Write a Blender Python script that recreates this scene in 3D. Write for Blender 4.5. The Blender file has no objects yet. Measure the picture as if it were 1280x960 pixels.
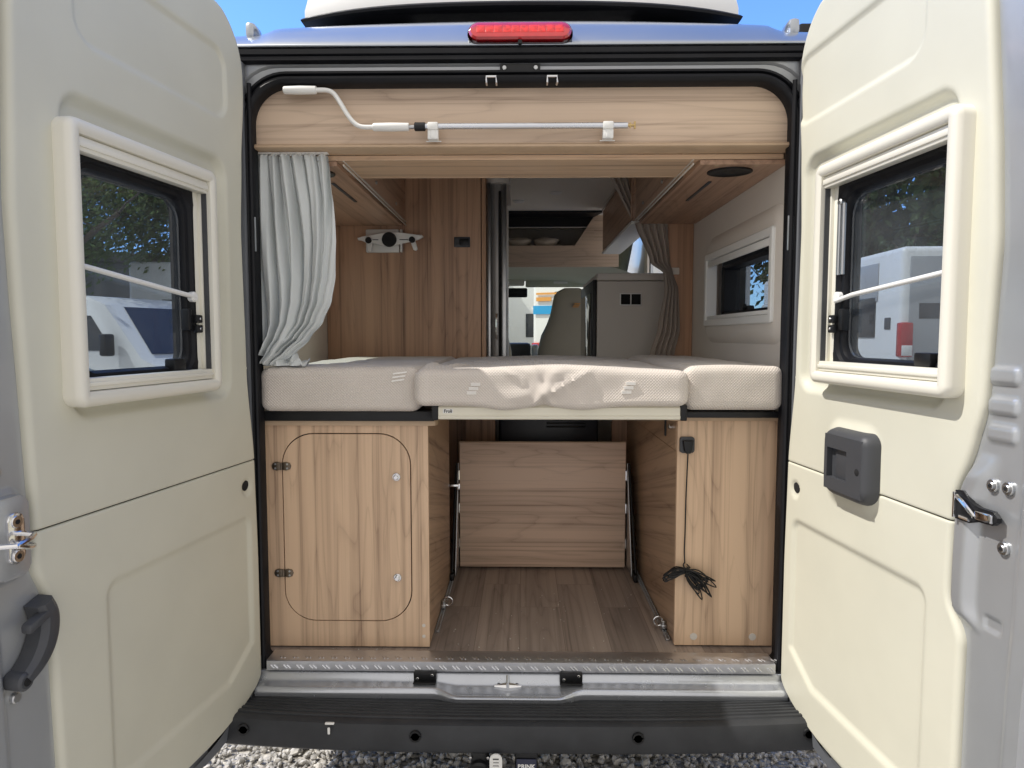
import bpy, bmesh, math, random
from mathutils import Vector, Matrix, noise
random.seed(7)
R = math.radians
sc = bpy.context.scene
COL = sc.collection

# ---------------------------------------------------------------- helpers
def tag(o, label=None, cat=None, group=None, kind=None):
    if label: o['label'] = label
    if cat: o['category'] = cat
    if group: o['group'] = group
    if kind: o['kind'] = kind
    return o

def thing(name, loc, label, cat, group=None):
    o = bpy.data.objects.new(name, None); COL.objects.link(o)
    o.location = loc; o.empty_display_size = .1
    return tag(o, label, cat, group)

def top_of(p):
    v = Vector((0, 0, 0))
    while p is not None:
        v = v + p.location; p = p.parent
    return v

def obj(name, bm, mat, parent=None, smooth=True, angle=38, normals=True):
    """vertices are in world coordinates; the object origin sits so that world = vertices"""
    if normals:
        bmesh.ops.recalc_face_normals(bm, faces=bm.faces)
    me = bpy.data.meshes.new(name); bm.to_mesh(me); bm.free()
    o = bpy.data.objects.new(name, me); COL.objects.link(o)
    if parent is not None:
        o.parent = parent; o.location = -top_of(parent)
    for m in (mat if isinstance(mat, (list, tuple)) else [mat]): me.materials.append(m)
    if smooth:
        me.shade_smooth(); me.set_sharp_from_angle(angle=R(angle))
    return o

def add(bm, tmp, T=None, mi=0):
    if T:
        for v in tmp.verts: v.co = Vector(T(*v.co))
    if mi:
        for f in tmp.faces: f.material_index = mi
    me = bpy.data.meshes.new('t'); tmp.to_mesh(me); tmp.free()
    bm.from_mesh(me); bpy.data.meshes.remove(me)

def bx(bm, x0, x1, y0, y1, z0, z1, r=0.0, T=None, mi=0, seg=2):
    t = bmesh.new(); bmesh.ops.create_cube(t, size=1)
    for v in t.verts:
        v.co = Vector(((x0+x1)/2+v.co.x*(x1-x0), (y0+y1)/2+v.co.y*(y1-y0), (z0+z1)/2+v.co.z*(z1-z0)))
    if r > 0:
        bmesh.ops.bevel(t, geom=list(t.edges), offset=r, segments=seg, profile=.5, affect='EDGES', clamp_overlap=True)
    add(bm, t, T, mi)

def box(name, x0, x1, y0, y1, z0, z1, mat, parent=None, r=0.0, T=None):
    b = bmesh.new(); bx(b, x0, x1, y0, y1, z0, z1, r, T)
    return obj(name, b, mat, parent)

def rr(x0, x1, z0, z1, r, seg=8):
    if not isinstance(r, (list, tuple)): r = [r]*4
    pts = []
    for (cx, cz, a0, q) in ((x1-r[0], z1-r[0], 0, r[0]), (x0+r[1], z1-r[1], 90, r[1]), (x0+r[2], z0+r[2], 180, r[2]), (x1-r[3], z0+r[3], 270, r[3])):
        for i in range(seg+1):
            a = R(a0+90*i/seg); pts.append((cx+q*math.cos(a), cz+q*math.sin(a)))
    return pts

def loops(bm, ls, T, close=False, cap0=False, cap1=False, mi=0):
    """ls: list of loops of (a,b,c); connect consecutive"""
    V = [[bm.verts.new(Vector(T(*p)) if T else Vector(p)) for p in l] for l in ls]
    n = len(V[0]); rng = range(len(V)) if close else range(len(V)-1)
    for i in rng:
        A = V[i]; B = V[(i+1) % len(V)]
        for j in range(n):
            f = bm.faces.new((A[j], A[(j+1) % n], B[(j+1) % n], B[j])); f.material_index = mi
    if cap0: bm.faces.new(V[0]).material_index = mi
    if cap1: bm.faces.new(V[-1]).material_index = mi
    return V

def XZ(a, c, b): return (a, b, c)       # loop points (x, z, y-depth)

def rrsweep(bm, x0, x1, z0, z1, r, prof, T=XZ, close=True, seg=8, cap0=False, cap1=False, mi=0):
    ls = []
    for o, d in prof:
        rad = [max(q+o, .0005) for q in r] if isinstance(r, (list, tuple)) else max(r+o, .0005)
        ls.append([(a, c, d) for a, c in rr(x0-o, x1+o, z0-o, z1+o, rad, seg)])
    loops(bm, ls, T, close, cap0, cap1, mi)

def slab(bm, pts, d0, d1, T=XZ, bev=0.0, mi=0):
    """2-D outline extruded from depth d0 to d1 with an optional chamfered front (d0)"""
    t = bmesh.new()
    a = [t.verts.new((p[0], p[1], d0)) for p in pts]; b = [t.verts.new((p[0], p[1], d1)) for p in pts]
    n = len(pts); f0 = t.faces.new(a); t.faces.new(b[::-1])
    for i in range(n): t.faces.new((a[i], b[i], b[(i+1) % n], a[(i+1) % n]))
    if bev > 0:
        bmesh.ops.bevel(t, geom=list(f0.edges), offset=bev, segments=2, profile=.5, affect='EDGES', clamp_overlap=True)
    for v in t.verts: v.co = Vector(T(*v.co))
    add(bm, t, None, mi)

def tube(bm, pts, r, seg=10, T=None, caps=True, mi=0):
    P = [Vector(p) for p in pts]; n = len(P)
    rs = r if isinstance(r, (list, tuple)) else [r]*n
    tan = [(P[min(i+1, n-1)]-P[max(i-1, 0)]).normalized() for i in range(n)]
    up = Vector((0, 0, 1)) if abs(tan[0].z) < .9 else Vector((1, 0, 0))
    nrm = tan[0].cross(up).normalized(); rings = []
    for i in range(n):
        nrm = (nrm - tan[i]*nrm.dot(tan[i])).normalized(); bi = tan[i].cross(nrm)
        rings.append([tuple(P[i]+(nrm*math.cos(2*math.pi*k/seg)+bi*math.sin(2*math.pi*k/seg))*rs[i]) for k in range(seg)])
    loops(bm, rings, T, False, caps, caps, mi)

def curve_pts(pts, n=8):
    """Catmull-Rom through the points"""
    P = [Vector(p) for p in pts]; P = [P[0]*2-P[1]]+P+[P[-1]*2-P[-2]]; out = []
    for i in range(1, len(P)-2):
        for k in range(n):
            t = k/n; a, b, c, d = P[i-1:i+3]
            out.append(.5*((2*b)+(c-a)*t+(2*a-5*b+4*c-d)*t*t+(3*b-a-3*c+d)*t**3))
    out.append(P[-2]); return out

def disc(bm, c, axis, r, h, seg=20, bev=.25, T=None, mi=0):
    """short cylinder from c along axis with a rounded front edge"""
    c = Vector(c); ax = Vector(axis).normalized(); b = min(h, r)*bev
    tube(bm, [c, c+ax*(h-b), c+ax*h], [r, r, r-b], seg, T, True, mi)

def lerp(a, b, t): return a+(b-a)*t
def sstep(a, b, x):
    t = max(0., min(1., (x-a)/(b-a))); return t*t*(3-2*t)
def pw(x, pts):
    if x <= pts[0][0]: return pts[0][1]
    for (a, u), (b, v) in zip(pts, pts[1:]):
        if x <= b:
            return lerp(u, v, sstep(a, b, x)*.5+.5*(x-a)/(b-a))
    return pts[-1][1]
def pwl(x, pts):
    if x <= pts[0][0]: return pts[0][1]
    for (a, u), (b, v) in zip(pts, pts[1:]):
        if x <= b: return lerp(u, v, (x-a)/(b-a))
    return pts[-1][1]
def sdrr(x, z, x0, x1, z0, z1, r):
    qx = abs(x-(x0+x1)/2)-(x1-x0)/2+r; qz = abs(z-(z0+z1)/2)-(z1-z0)/2+r
    return math.hypot(max(qx, 0), max(qz, 0))+min(max(qx, qz), 0)-r
def nz(x, y, z, s=1.): return noise.noise(Vector((x*s, y*s, z*s)))

def text(name, s, size, mat, parent, M, bold=0.0):
    cu = bpy.data.curves.new('txt', 'FONT'); cu.body = s; cu.size = size; cu.extrude = .0003; cu.offset = bold
    cu.align_x = 'CENTER'; cu.align_y = 'CENTER'
    to = bpy.data.objects.new('txt', cu); COL.objects.link(to)
    bpy.context.view_layer.update()
    me = bpy.data.meshes.new_from_object(to.evaluated_get(bpy.context.evaluated_depsgraph_get()))
    bpy.data.objects.remove(to)
    me.transform(M); me.name = name; me.materials.clear(); me.materials.append(mat)
    o = bpy.data.objects.new(name, me); COL.objects.link(o); o.parent = parent; o.location = -top_of(parent)
    return o

def wall(bm, plane, c0, c1, a0, a1, z0, z1, holes):
    """plane 'X' slab between x=c0 and c1 ; 'Y' slab between y=c0 and c1; holes (a0,a1,z0,z1)"""
    A = sorted({a0, a1, *[h[0] for h in holes], *[h[1] for h in holes]}); Z = sorted({z0, z1, *[h[2] for h in holes], *[h[3] for h in holes]})
    A = [a for a in A if a0 <= a <= a1]; Z = [z for z in Z if z0 <= z <= z1]
    t = bmesh.new(); vv = {}
    def v(a, z, c):
        k = (round(a, 5), round(z, 5), c)
        if k not in vv: vv[k] = t.verts.new((c, a, z) if plane == 'X' else (a, c, z) if plane == 'Y' else (a, z, c))
        return vv[k]
    def solid(i, j):
        if i < 0 or j < 0 or i >= len(A)-1 or j >= len(Z)-1: return False
        ma, mz = (A[i]+A[i+1])/2, (Z[j]+Z[j+1])/2
        return not any(h[0] < ma < h[1] and h[2] < mz < h[3] for h in holes)
    for i in range(len(A)-1):
        for j in range(len(Z)-1):
            if not solid(i, j): continue
            for c in (c0, c1): t.faces.new((v(A[i], Z[j], c), v(A[i+1], Z[j], c), v(A[i+1], Z[j+1], c), v(A[i], Z[j+1], c)))
            for di, dj, e in ((-1, 0, ((A[i], Z[j]), (A[i], Z[j+1]))), (1, 0, ((A[i+1], Z[j]), (A[i+1], Z[j+1]))), (0, -1, ((A[i], Z[j]), (A[i+1], Z[j]))), (0, 1, ((A[i], Z[j+1]), (A[i+1], Z[j+1])))):
                if not solid(i+di, j+dj):
                    (p, q), (r_, s_) = e; t.faces.new((v(p, q, c0), v(r_, s_, c0), v(r_, s_, c1), v(p, q, c1)))
    add(bm, t)

# ---------------------------------------------------------------- materials
def nt(name):
    m = bpy.data.materials.new(name); m.use_nodes = True
    t = m.node_tree; t.nodes.clear()
    out = t.nodes.new('ShaderNodeOutputMaterial'); p = t.nodes.new('ShaderNodeBsdfPrincipled')
    t.links.new(p.outputs[0], out.inputs[0])
    return m, t, p, out
def N(t, k, **kw):
    n = t.nodes.new(k)
    for a, b in kw.items():
        if a.startswith('i_'): n.inputs[a[2:].replace('_', ' ')].default_value = b
        else: setattr(n, a, b)
    return n
def ramp(t, stops):
    r = t.nodes.new('ShaderNodeValToRGB'); e = r.color_ramp.elements
    while len(e) < len(stops): e.new(.5)
    for q, (p, c) in zip(e, stops):
        q.position = p; q.color = (*c, 1) if len(c) == 3 else c
    return r
def g3(v): return (v, v, v)

def plain(name, col, rough=.5, metal=0., bump=0., bscale=200., var=.06, vscale=3., coat=0., spec=.5, rvar=.08, sheen=0.):
    m, t, p, out = nt(name); L = t.links.new
    tc = N(t, 'ShaderNodeTexCoord')
    n = N(t, 'ShaderNodeTexNoise'); n.inputs['Scale'].default_value = vscale; n.inputs['Detail'].default_value = 6
    L(tc.outputs['Object'], n.inputs['Vector'])
    r = ramp(t, [(.3, tuple(max(0, c*(1-var)) for c in col)), (.7, tuple(min(1, c*(1+var)) for c in col))])
    L(n.outputs[0], r.inputs[0]); L(r.outputs[0], p.inputs['Base Color'])
    n3 = N(t, 'ShaderNodeTexNoise'); n3.inputs['Scale'].default_value = vscale*5; n3.inputs['Detail'].default_value = 5
    L(tc.outputs['Object'], n3.inputs['Vector'])
    mr = N(t, 'ShaderNodeMapRange'); mr.inputs['To Min'].default_value = max(.02, rough-rvar); mr.inputs['To Max'].default_value = min(1, rough+rvar)
    L(n3.outputs[0], mr.inputs[0]); L(mr.outputs[0], p.inputs['Roughness'])
    p.inputs['Metallic'].default_value = metal; p.inputs['Coat Weight'].default_value = coat
    p.inputs['Coat Roughness'].default_value = .08; p.inputs['Specular IOR Level'].default_value = spec
    p.inputs['Sheen Weight'].default_value = sheen
    if bump:
        n2 = N(t, 'ShaderNodeTexNoise'); n2.inputs['Scale'].default_value = bscale; n2.inputs['Detail'].default_value = 3
        L(tc.outputs['Object'], n2.inputs['Vector'])
        b = N(t, 'ShaderNodeBump'); b.inputs['Strength'].default_value = bump; b.inputs['Distance'].default_value = .002
        L(n2.outputs[0], b.inputs['Height']); L(b.outputs[0], p.inputs['Normal'])
    return m

def wood(name, axis, seed=0., light=(.67, .475, .32), dark=(.235, .145, .095), tilt=0., planks=0., rough=.42):
    """laminate with long veins; axis = grain direction"""
    m, t, p, out = nt(name); L = t.links.new
    tc = N(t, 'ShaderNodeTexCoord')
    mp0 = N(t, 'ShaderNodeMapping'); mp0.inputs['Location'].default_value = (seed, seed*.7, seed*.3)
    if tilt: mp0.inputs['Rotation'].default_value = (tilt, 0, 0)
    L(tc.outputs['Object'], mp0.inputs[0])
    def sc3(cross, long): return tuple(long if 'XYZ'[i] == axis else cross for i in range(3))
    def noi(cross, long, detail, dist=0., rough_=.55):
        mp = N(t, 'ShaderNodeMapping'); mp.inputs['Scale'].default_value = sc3(cross, long)
        n = N(t, 'ShaderNodeTexNoise'); n.inputs['Scale'].default_value = 1; n.inputs['Detail'].default_value = detail
        n.inputs['Distortion'].default_value = dist; n.inputs['Roughness'].default_value = rough_
        L(mp0.outputs[0], mp.inputs[0]); L(mp.outputs[0], n.inputs['Vector']); return n
    big = noi(6.5, .65, 2.5, .5)
    # contour lines of a stretched noise field give cathedral figures
    mul = N(t, 'ShaderNodeMath', operation='MULTIPLY'); mul.inputs[1].default_value = 11.
    L(big.outputs[0], mul.inputs[0])
    fr = N(t, 'ShaderNodeMath', operation='FRACT'); L(mul.outputs[0], fr.inputs[0])
    cr = ramp(t, [(0, g3(.0)), (.07, g3(.7)), (.3, g3(1.)), (.8, g3(.8)), (1., g3(.3))]); L(fr.outputs[0], cr.inputs[0])
    tone = noi(13, .16, 4, .2); vein = noi(55, .42, 6, .35, .65); fib = noi(260, 5, 3)
    trp = ramp(t, [(.36, g3(.0)), (.62, g3(1.))]); L(tone.outputs[0], trp.inputs[0])
    vr = ramp(t, [(.36, g3(.0)), (.46, g3(.75)), (.6, g3(1.))]); L(vein.outputs[0], vr.inputs[0])
    a = N(t, 'ShaderNodeMath', operation='MULTIPLY_ADD'); a.inputs[1].default_value = .22
    L(cr.outputs[0], a.inputs[0])
    b = N(t, 'ShaderNodeMath', operation='MULTIPLY'); b.inputs[1].default_value = .34; L(trp.outputs[0], b.inputs[0]); L(b.outputs[0], a.inputs[2])
    c = N(t, 'ShaderNodeMath', operation='MULTIPLY_ADD'); c.inputs[1].default_value = .34; L(vr.outputs[0], c.inputs[0]); L(a.outputs[0], c.inputs[2])
    d = N(t, 'ShaderNodeMath', operation='MULTIPLY_ADD'); d.inputs[1].default_value = .14; L(fib.outputs[0], d.inputs[0]); L(c.outputs[0], d.inputs[2])
    mid = tuple((x*.55+y*.45) for x, y in zip(light, dark))
    stops = [(.17, dark), (.48, mid), (.80, light)]
    cc = ramp(t, stops); L(d.outputs[0], cc.inputs[0])
    col = cc.outputs[0]
    if planks:
        sx = N(t, 'ShaderNodeSeparateXYZ'); L(tc.outputs['Object'], sx.inputs[0])
        br = N(t, 'ShaderNodeTexBrick'); br.offset = .37; br.squash = 1
        cb = N(t, 'ShaderNodeCombineXYZ'); L(sx.outputs['Y'], cb.inputs[0]); L(sx.outputs['X'], cb.inputs[1])
        L(cb.outputs[0], br.inputs['Vector'])
        br.inputs['Scale'].default_value = 1; br.inputs['Brick Width'].default_value = .62; br.inputs['Row Height'].default_value = planks
        br.inputs['Mortar Size'].default_value = .0012; br.inputs['Color1'].default_value = (1.12, 1.10, 1.07, 1); br.inputs['Color2'].default_value = (.76, .75, .75, 1)
        br.inputs['Mortar'].default_value = (.5, .47, .45, 1); br.inputs['Mortar Smooth'].default_value = .6
        mx = N(t, 'ShaderNodeMix', data_type='RGBA', blend_type='MULTIPLY'); mx.inputs['Factor'].default_value = 1
        L(col, mx.inputs[6]); L(br.outputs['Color'], mx.inputs[7]); col = mx.outputs[2]
        # different figure in each plank
        sh = N(t, 'ShaderNodeVectorMath', operation='MULTIPLY_ADD')
        L(br.outputs['Color'], sh.inputs[0]); sh.inputs[1].default_value = (3.1, 5.7, 0); L(tc.outputs['Object'], sh.inputs[2]); L(sh.outputs[0], mp0.inputs[0])
    L(col, p.inputs['Base Color'])
    rr_ = N(t, 'ShaderNodeMapRange'); rr_.inputs['To Min'].default_value = rough+.1; rr_.inputs['To Max'].default_value = rough-.05
    L(d.outputs[0], rr_.inputs[0]); L(rr_.outputs[0], p.inputs['Roughness'])
    bp = N(t, 'ShaderNodeBump'); bp.inputs['Strength'].default_value = .12; bp.inputs['Distance'].default_value = .001
    L(fib.outputs[0], bp.inputs['Height']); L(bp.outputs[0], p.inputs['Normal'])
    return m

def glass(name, tint, refl=1.0, rough=.0, ior=1.45, haze=0.):
    m = bpy.data.materials.new(name); m.use_nodes = True; t = m.node_tree; t.nodes.clear(); L = t.links.new
    out = N(t, 'ShaderNodeOutputMaterial'); tr = N(t, 'ShaderNodeBsdfTransparent'); gl = N(t, 'ShaderNodeBsdfGlossy')
    tr.inputs[0].default_value = (*tint, 1); gl.inputs['Roughness'].default_value = rough; gl.inputs[0].default_value = (refl, refl, refl, 1)
    fr = N(t, 'ShaderNodeFresnel'); ge = N(t, 'ShaderNodeNewGeometry'); mr = N(t, 'ShaderNodeMapRange')
    mr.inputs['To Min'].default_value = ior; mr.inputs['To Max'].default_value = 1/ior; L(ge.outputs['Backfacing'], mr.inputs[0]); L(mr.outputs[0], fr.inputs[0])
    mx = N(t, 'ShaderNodeMixShader'); L(fr.outputs[0], mx.inputs[0]); L(tr.outputs[0], mx.inputs[1]); L(gl.outputs[0], mx.inputs[2])
    if haze:  # pale haze mixed into the pane colour, uneven by noise
        df = N(t, 'ShaderNodeBsdfDiffuse'); df.inputs[0].default_value = (.62, .66, .70, 1); m2 = N(t, 'ShaderNodeMixShader')
        tc = N(t, 'ShaderNodeTexCoord'); n = N(t, 'ShaderNodeTexNoise'); n.inputs['Scale'].default_value = 9; n.inputs['Detail'].default_value = 6; L(tc.outputs['Object'], n.inputs['Vector'])
        q = N(t, 'ShaderNodeMapRange'); q.inputs['From Min'].default_value = .3; q.inputs['From Max'].default_value = .7; q.inputs['To Min'].default_value = haze*.6; q.inputs['To Max'].default_value = haze*1.5
        L(n.outputs[0], q.inputs[0]); L(q.outputs[0], m2.inputs[0]); L(mx.outputs[0], m2.inputs[1]); L(df.outputs[0], m2.inputs[2]); L(m2.outputs[0], out.inputs[0])
    else: L(mx.outputs[0], out.inputs[0])
    return m

def fabric(name, col, weave=700., quilt=0., rough=.9, sheen=.3, var=.05, thin=0.):
    m, t, p, out = nt(name); L = t.links.new
    tc = N(t, 'ShaderNodeTexCoord')
    n = N(t, 'ShaderNodeTexNoise'); n.inputs['Scale'].default_value = 5; n.inputs['Detail'].default_value = 5; L(tc.outputs['Object'], n.inputs['Vector'])
    r = ramp(t, [(.3, tuple(c*(1-var) for c in col)), (.7, tuple(min(1, c*(1+var)) for c in col))]); L(n.outputs[0], r.inputs[0])
    col_o = r.outputs[0]
    p.inputs['Roughness'].default_value = rough; p.inputs['Sheen Weight'].default_value = sheen
    n2 = N(t, 'ShaderNodeTexNoise'); n2.inputs['Scale'].default_value = weave; L(tc.outputs['Object'], n2.inputs['Vector'])
    b = N(t, 'ShaderNodeBump'); b.inputs['Strength'].default_value = .35; b.inputs['Distance'].default_value = .0008; L(n2.outputs[0], b.inputs['Height'])
    nrm = b
    if quilt:
        # diamond knit: product of two diagonal waves
        w = []
        for s in (1, -1):
            mp = N(t, 'ShaderNodeMapping'); mp.inputs['Rotation'].default_value = (0, R(45*s), 0) ; L(tc.outputs['Object'], mp.inputs[0])
            q = N(t, 'ShaderNodeTexWave', wave_type='BANDS', bands_direction='X'); q.inputs['Scale'].default_value = quilt; q.inputs['Distortion'].default_value = .4; q.inputs['Detail'].default_value = 0
            L(mp.outputs[0], q.inputs[0]); w.append(q)
        mm = N(t, 'ShaderNodeMath', operation='MULTIPLY'); L(w[0].outputs['Fac'], mm.inputs[0]); L(w[1].outputs['Fac'], mm.inputs[1])
        b2 = N(t, 'ShaderNodeBump'); b2.inputs['Strength'].default_value = .8; b2.inputs['Distance'].default_value = .0018
        L(mm.outputs[0], b2.inputs['Height']); L(b.outputs[0], b2.inputs['Normal']); nrm = b2
        mx = N(t, 'ShaderNodeMix', data_type='RGBA', blend_type='MULTIPLY'); mx.inputs['Factor'].default_value = .8
        rp = ramp(t, [(0, g3(.88)), (.6, g3(1.))]); L(mm.outputs[0], rp.inputs[0]); L(col_o, mx.inputs[6]); L(rp.outputs[0], mx.inputs[7]); col_o = mx.outputs[2]
    L(col_o, p.inputs['Base Color'])
    if thin:
        tl = N(t, 'ShaderNodeBsdfTranslucent'); L(col_o, tl.inputs[0]); mx_ = N(t, 'ShaderNodeMixShader'); mx_.inputs[0].default_value = thin
        L(p.outputs[0], mx_.inputs[1]); L(tl.outputs[0], mx_.inputs[2]); L(mx_.outputs[0], out.inputs[0])
    L(nrm.outputs[0], p.inputs['Normal'])
    return m

M = {}
M['trim'] = plain('cream_plastic', (.60, .59, .495), .5, bump=.14, bscale=1100, var=.03, vscale=5, spec=.4)
M['frame'] = plain('ivory_plastic', (.73, .71, .625), .33, var=.015, vscale=2, spec=.5)
M['white'] = plain('white_plastic', (.78, .78, .76), .4, var=.02)
M['silver'] = plain('silver_paint', (.40, .43, .47), .30, metal=.8, var=.03, vscale=1.5, coat=.6, rvar=.04)
M['silver_jamb'] = plain('silver_jamb_paint', (.42, .435, .45), .36, metal=.5, var=.05, vscale=4, coat=.4)
M['shellwhite'] = plain('white_roof_shell', (.76, .77, .77), .3, var=.02, coat=.4)
M['rubber'] = plain('black_rubber', (.006, .0065, .009), .5, var=.3, vscale=9, spec=.28)
M['black'] = plain('black_plastic', (.009, .0095, .011), .42, var=.2, vscale=12, spec=.35)
M['graypl'] = plain('dark_grey_plastic', (.050, .053, .060), .5, bump=.15, bscale=900, var=.06)
M['bumper'] = plain('bumper_plastic', (.030, .032, .036), .5, bump=.25, bscale=500, var=.25, vscale=9, spec=.35)
M['void'] = plain('dark_void', (.006, .006, .007), .9, var=.1)
M['chrome'] = plain('chrome', (.75, .75, .76), .14, metal=1., var=.03, rvar=.05)
M['steel'] = plain('brushed_steel', (.48, .49, .50), .35, metal=1., var=.06, vscale=20)
M['bronze'] = plain('bronze_hinge', (.16, .13, .10), .35, metal=.9, var=.15, vscale=60)
M['brass'] = plain('brass', (.55, .40, .18), .3, metal=1., var=.1, vscale=60)
M['alu'] = plain('aluminium_tube', (.66, .68, .72), .28, metal=.9, var=.02)
M['lining'] = plain('wall_lining', (.68, .63, .57), .85, bump=.25, bscale=500, var=.03, vscale=2)
M['ceiling'] = plain('ceiling_lining', (.86, .82, .74), .9, bump=.2, bscale=500, var=.03)
M['cabcream'] = plain('cab_cream_plastic', (.60, .61, .50), .7, var=.04)
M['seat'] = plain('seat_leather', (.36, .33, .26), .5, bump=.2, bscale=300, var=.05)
M['greige'] = plain('greige_laminate', (.64, .60, .55), .5, var=.02)
M['woodZ'] = wood('wood_vertical', 'Z', 0.)
M['woodZ2'] = wood('wood_vertical_right', 'Z', 3.3)
M['woodZw'] = wood('wood_wardrobe', 'Z', 7.1, light=(.52, .315, .20), dark=(.18, .10, .065))
M['woodX'] = wood('wood_horizontal', 'X', 1.7, light=(.64, .49, .365), dark=(.28, .195, .14))
M['woodXp'] = wood('wood_panel_horizontal', 'X', 5.2, light=(.72, .53, .40), dark=(.28, .18, .125))
M['woodY'] = wood('wood_lengthwise', 'Y', 2.9, light=(.50, .34, .225), dark=(.19, .115, .075), tilt=.25)
M['woodYc'] = wood('wood_cupboard', 'Y', 4.4, light=(.50, .32, .22), dark=(.23, .135, .09))
M['edge'] = plain('wood_edging', (.50, .36, .24), .45, var=.08, vscale=14)
M['floor'] = wood('vinyl_floor', 'Y', 6.6, light=(.36, .30, .265), dark=(.13, .103, .090), planks=.145, rough=.38)
M['mattress'] = fabric('mattress_knit', (.68, .62, .565), 900, quilt=50)
M['logo'] = fabric('woven_mark', (.86, .84, .81), 900)
M['curtain'] = fabric('pale_curtain', (.70, .735, .74), 700, thin=.22, sheen=.4)
M['curtain2'] = fabric('taupe_curtain', (.42, .355, .30), 1400)
M['cloth'] = fabric('beige_cloth', (.60, .52, .42), 500)
M['slatcream'] = plain('cream_bed_board', (.74, .71, .60), .4, var=.02)
M['redlens'] = plain('red_lens', (.42, .006, .012), .12, var=.15, vscale=40, coat=1.)
M['redled'] = plain('red_led', (.62, .018, .016), .3, var=.35, vscale=90, coat=.5)
M['tint'] = glass('tinted_acrylic', (.62, .67, .72), .9, haze=.035)
M['clear'] = glass('clear_glass', (.86, .92, .89), 1.)
M['milky'] = None
M['dimglass'] = glass('privacy_glass', (.22, .25, .26), 1.)
M['mirrorblack'] = plain('black_gloss', (.012, .012, .014), .05, var=.05, rvar=.01, spec=.8)
M['rvwhite'] = plain('motorhome_white', (.76, .76, .74), .35, var=.02, vscale=1)
M['rvgrey'] = plain('motorhome_grey', (.36, .37, .38), .4, var=.04)
M['blue'] = plain('blue_decal', (.03, .34, .66), .4)
M['orange'] = plain('orange_decal', (.72, .34, .08), .4)
M['ink'] = plain('black_ink', (.02, .02, .02), .5)
M['darkwin'] = plain('dark_window', (.02, .024, .03), .08, var=.1, spec=.8)
M['tyre'] = plain('tyre_rubber', (.03, .03, .03), .8)
M['label'] = plain('white_label', (.80, .80, .78), .5)
M['bark'] = plain('bark', (.10, .08, .06), .9, bump=.8, bscale=30, var=.3, vscale=8)

def milky():
    m = bpy.data.materials.new('milky_acrylic'); m.use_nodes = True; t = m.node_tree; t.nodes.clear()
    o = N(t, 'ShaderNodeOutputMaterial'); a = N(t, 'ShaderNodeBsdfTranslucent'); a.inputs[0].default_value = (.80, .79, .76, 1); t.links.new(a.outputs[0], o.inputs[0]); return m
M['milky'] = milky()
def diamond_plate():
    m, t, p, out = nt('chequer_plate'); L = t.links.new
    p.inputs['Base Color'].default_value = (.62, .63, .66, 1); p.inputs['Metallic'].default_value = .95; p.inputs['Roughness'].default_value = .3
    tc = N(t, 'ShaderNodeTexCoord'); n = N(t, 'ShaderNodeTexNoise'); n.inputs['Scale'].default_value = 60; L(tc.outputs['Object'], n.inputs['Vector'])
    mr = N(t, 'ShaderNodeMapRange'); mr.inputs['To Min'].default_value = .2; mr.inputs['To Max'].default_value = .5; L(n.outputs[0], mr.inputs[0]); L(mr.outputs[0], p.inputs['Roughness'])
    return m
M['plate'] = diamond_plate()

def leafmat(name, a, b):
    m, t, p, out = nt(name); L = t.links.new
    tc = N(t, 'ShaderNodeTexCoord'); n = N(t, 'ShaderNodeTexNoise'); n.inputs['Scale'].default_value = 2.5; n.inputs['Detail'].default_value = 4; L(tc.outputs['Object'], n.inputs['Vector'])
    r = ramp(t, [(.35, a), (.65, b)]); L(n.outputs[0], r.inputs[0]); L(r.outputs[0], p.inputs['Base Color']); p.inputs['Roughness'].default_value = .6
    tl = N(t, 'ShaderNodeBsdfTranslucent'); L(r.outputs[0], tl.inputs[0]); mx = N(t, 'ShaderNodeMixShader'); mx.inputs[0].default_value = .35
    L(p.outputs[0], mx.inputs[1]); L(tl.outputs[0], mx.inputs[2]); L(mx.outputs[0], out.inputs[0]); return m
M['leaf'] = leafmat('leaves_dark', (.035, .07, .02), (.09, .15, .04))
M['leaf2'] = leafmat('leaves_spring', (.08, .13, .03), (.17, .24, .07))

def gravelmat(name, sc_, bumpd):
    m, t, p, out = nt(name); L = t.links.new
    tc = N(t, 'ShaderNodeTexCoord')
    v = N(t, 'ShaderNodeTexVoronoi'); v.inputs['Scale'].default_value = sc_; L(tc.outputs['Object'], v.inputs['Vector'])
    n = N(t, 'ShaderNodeTexNoise'); n.inputs['Scale'].default_value = 3; n.inputs['Detail'].default_value = 8; L(tc.outputs['Object'], n.inputs['Vector'])
    r = ramp(t, [(0, (.24, .23, .21)), (.5, (.48, .455, .41)), (1, (.66, .63, .56))])
    sx = N(t, 'ShaderNodeSeparateColor'); L(v.outputs['Color'], sx.inputs[0])
    ma = N(t, 'ShaderNodeMath', operation='MULTIPLY_ADD'); ma.inputs[1].default_value = .5; L(n.outputs[0], ma.inputs[0])
    mb = N(t, 'ShaderNodeMath', operation='MULTIPLY'); mb.inputs[1].default_value = .5; L(sx.outputs[0], mb.inputs[0]); L(mb.outputs[0], ma.inputs[2])
    L(ma.outputs[0], r.inputs[0]); L(r.outputs[0], p.inputs['Base Color']); p.inputs['Roughness'].default_value = .9
    b = N(t, 'ShaderNodeBump'); b.inputs['Strength'].default_value = .9; b.inputs['Distance'].default_value = bumpd; b.invert = True
    L(v.outputs['Distance'], b.inputs['Height']); L(b.outputs[0], p.inputs['Normal']); return m
M['gravel'] = gravelmat('gravel_ground', 45, .02)
M['stone'] = plain('gravel_stone', (.46, .44, .40), .85, var=.5, vscale=35, bump=.4, bscale=120)

# ================================================================ VAN
van = thing('camper_van', (0, 0, 0), 'silver camper van seen from behind with both cream lined rear doors swung wide open', 'camper van')
HW = .78                                    # half width of the rear opening

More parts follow.
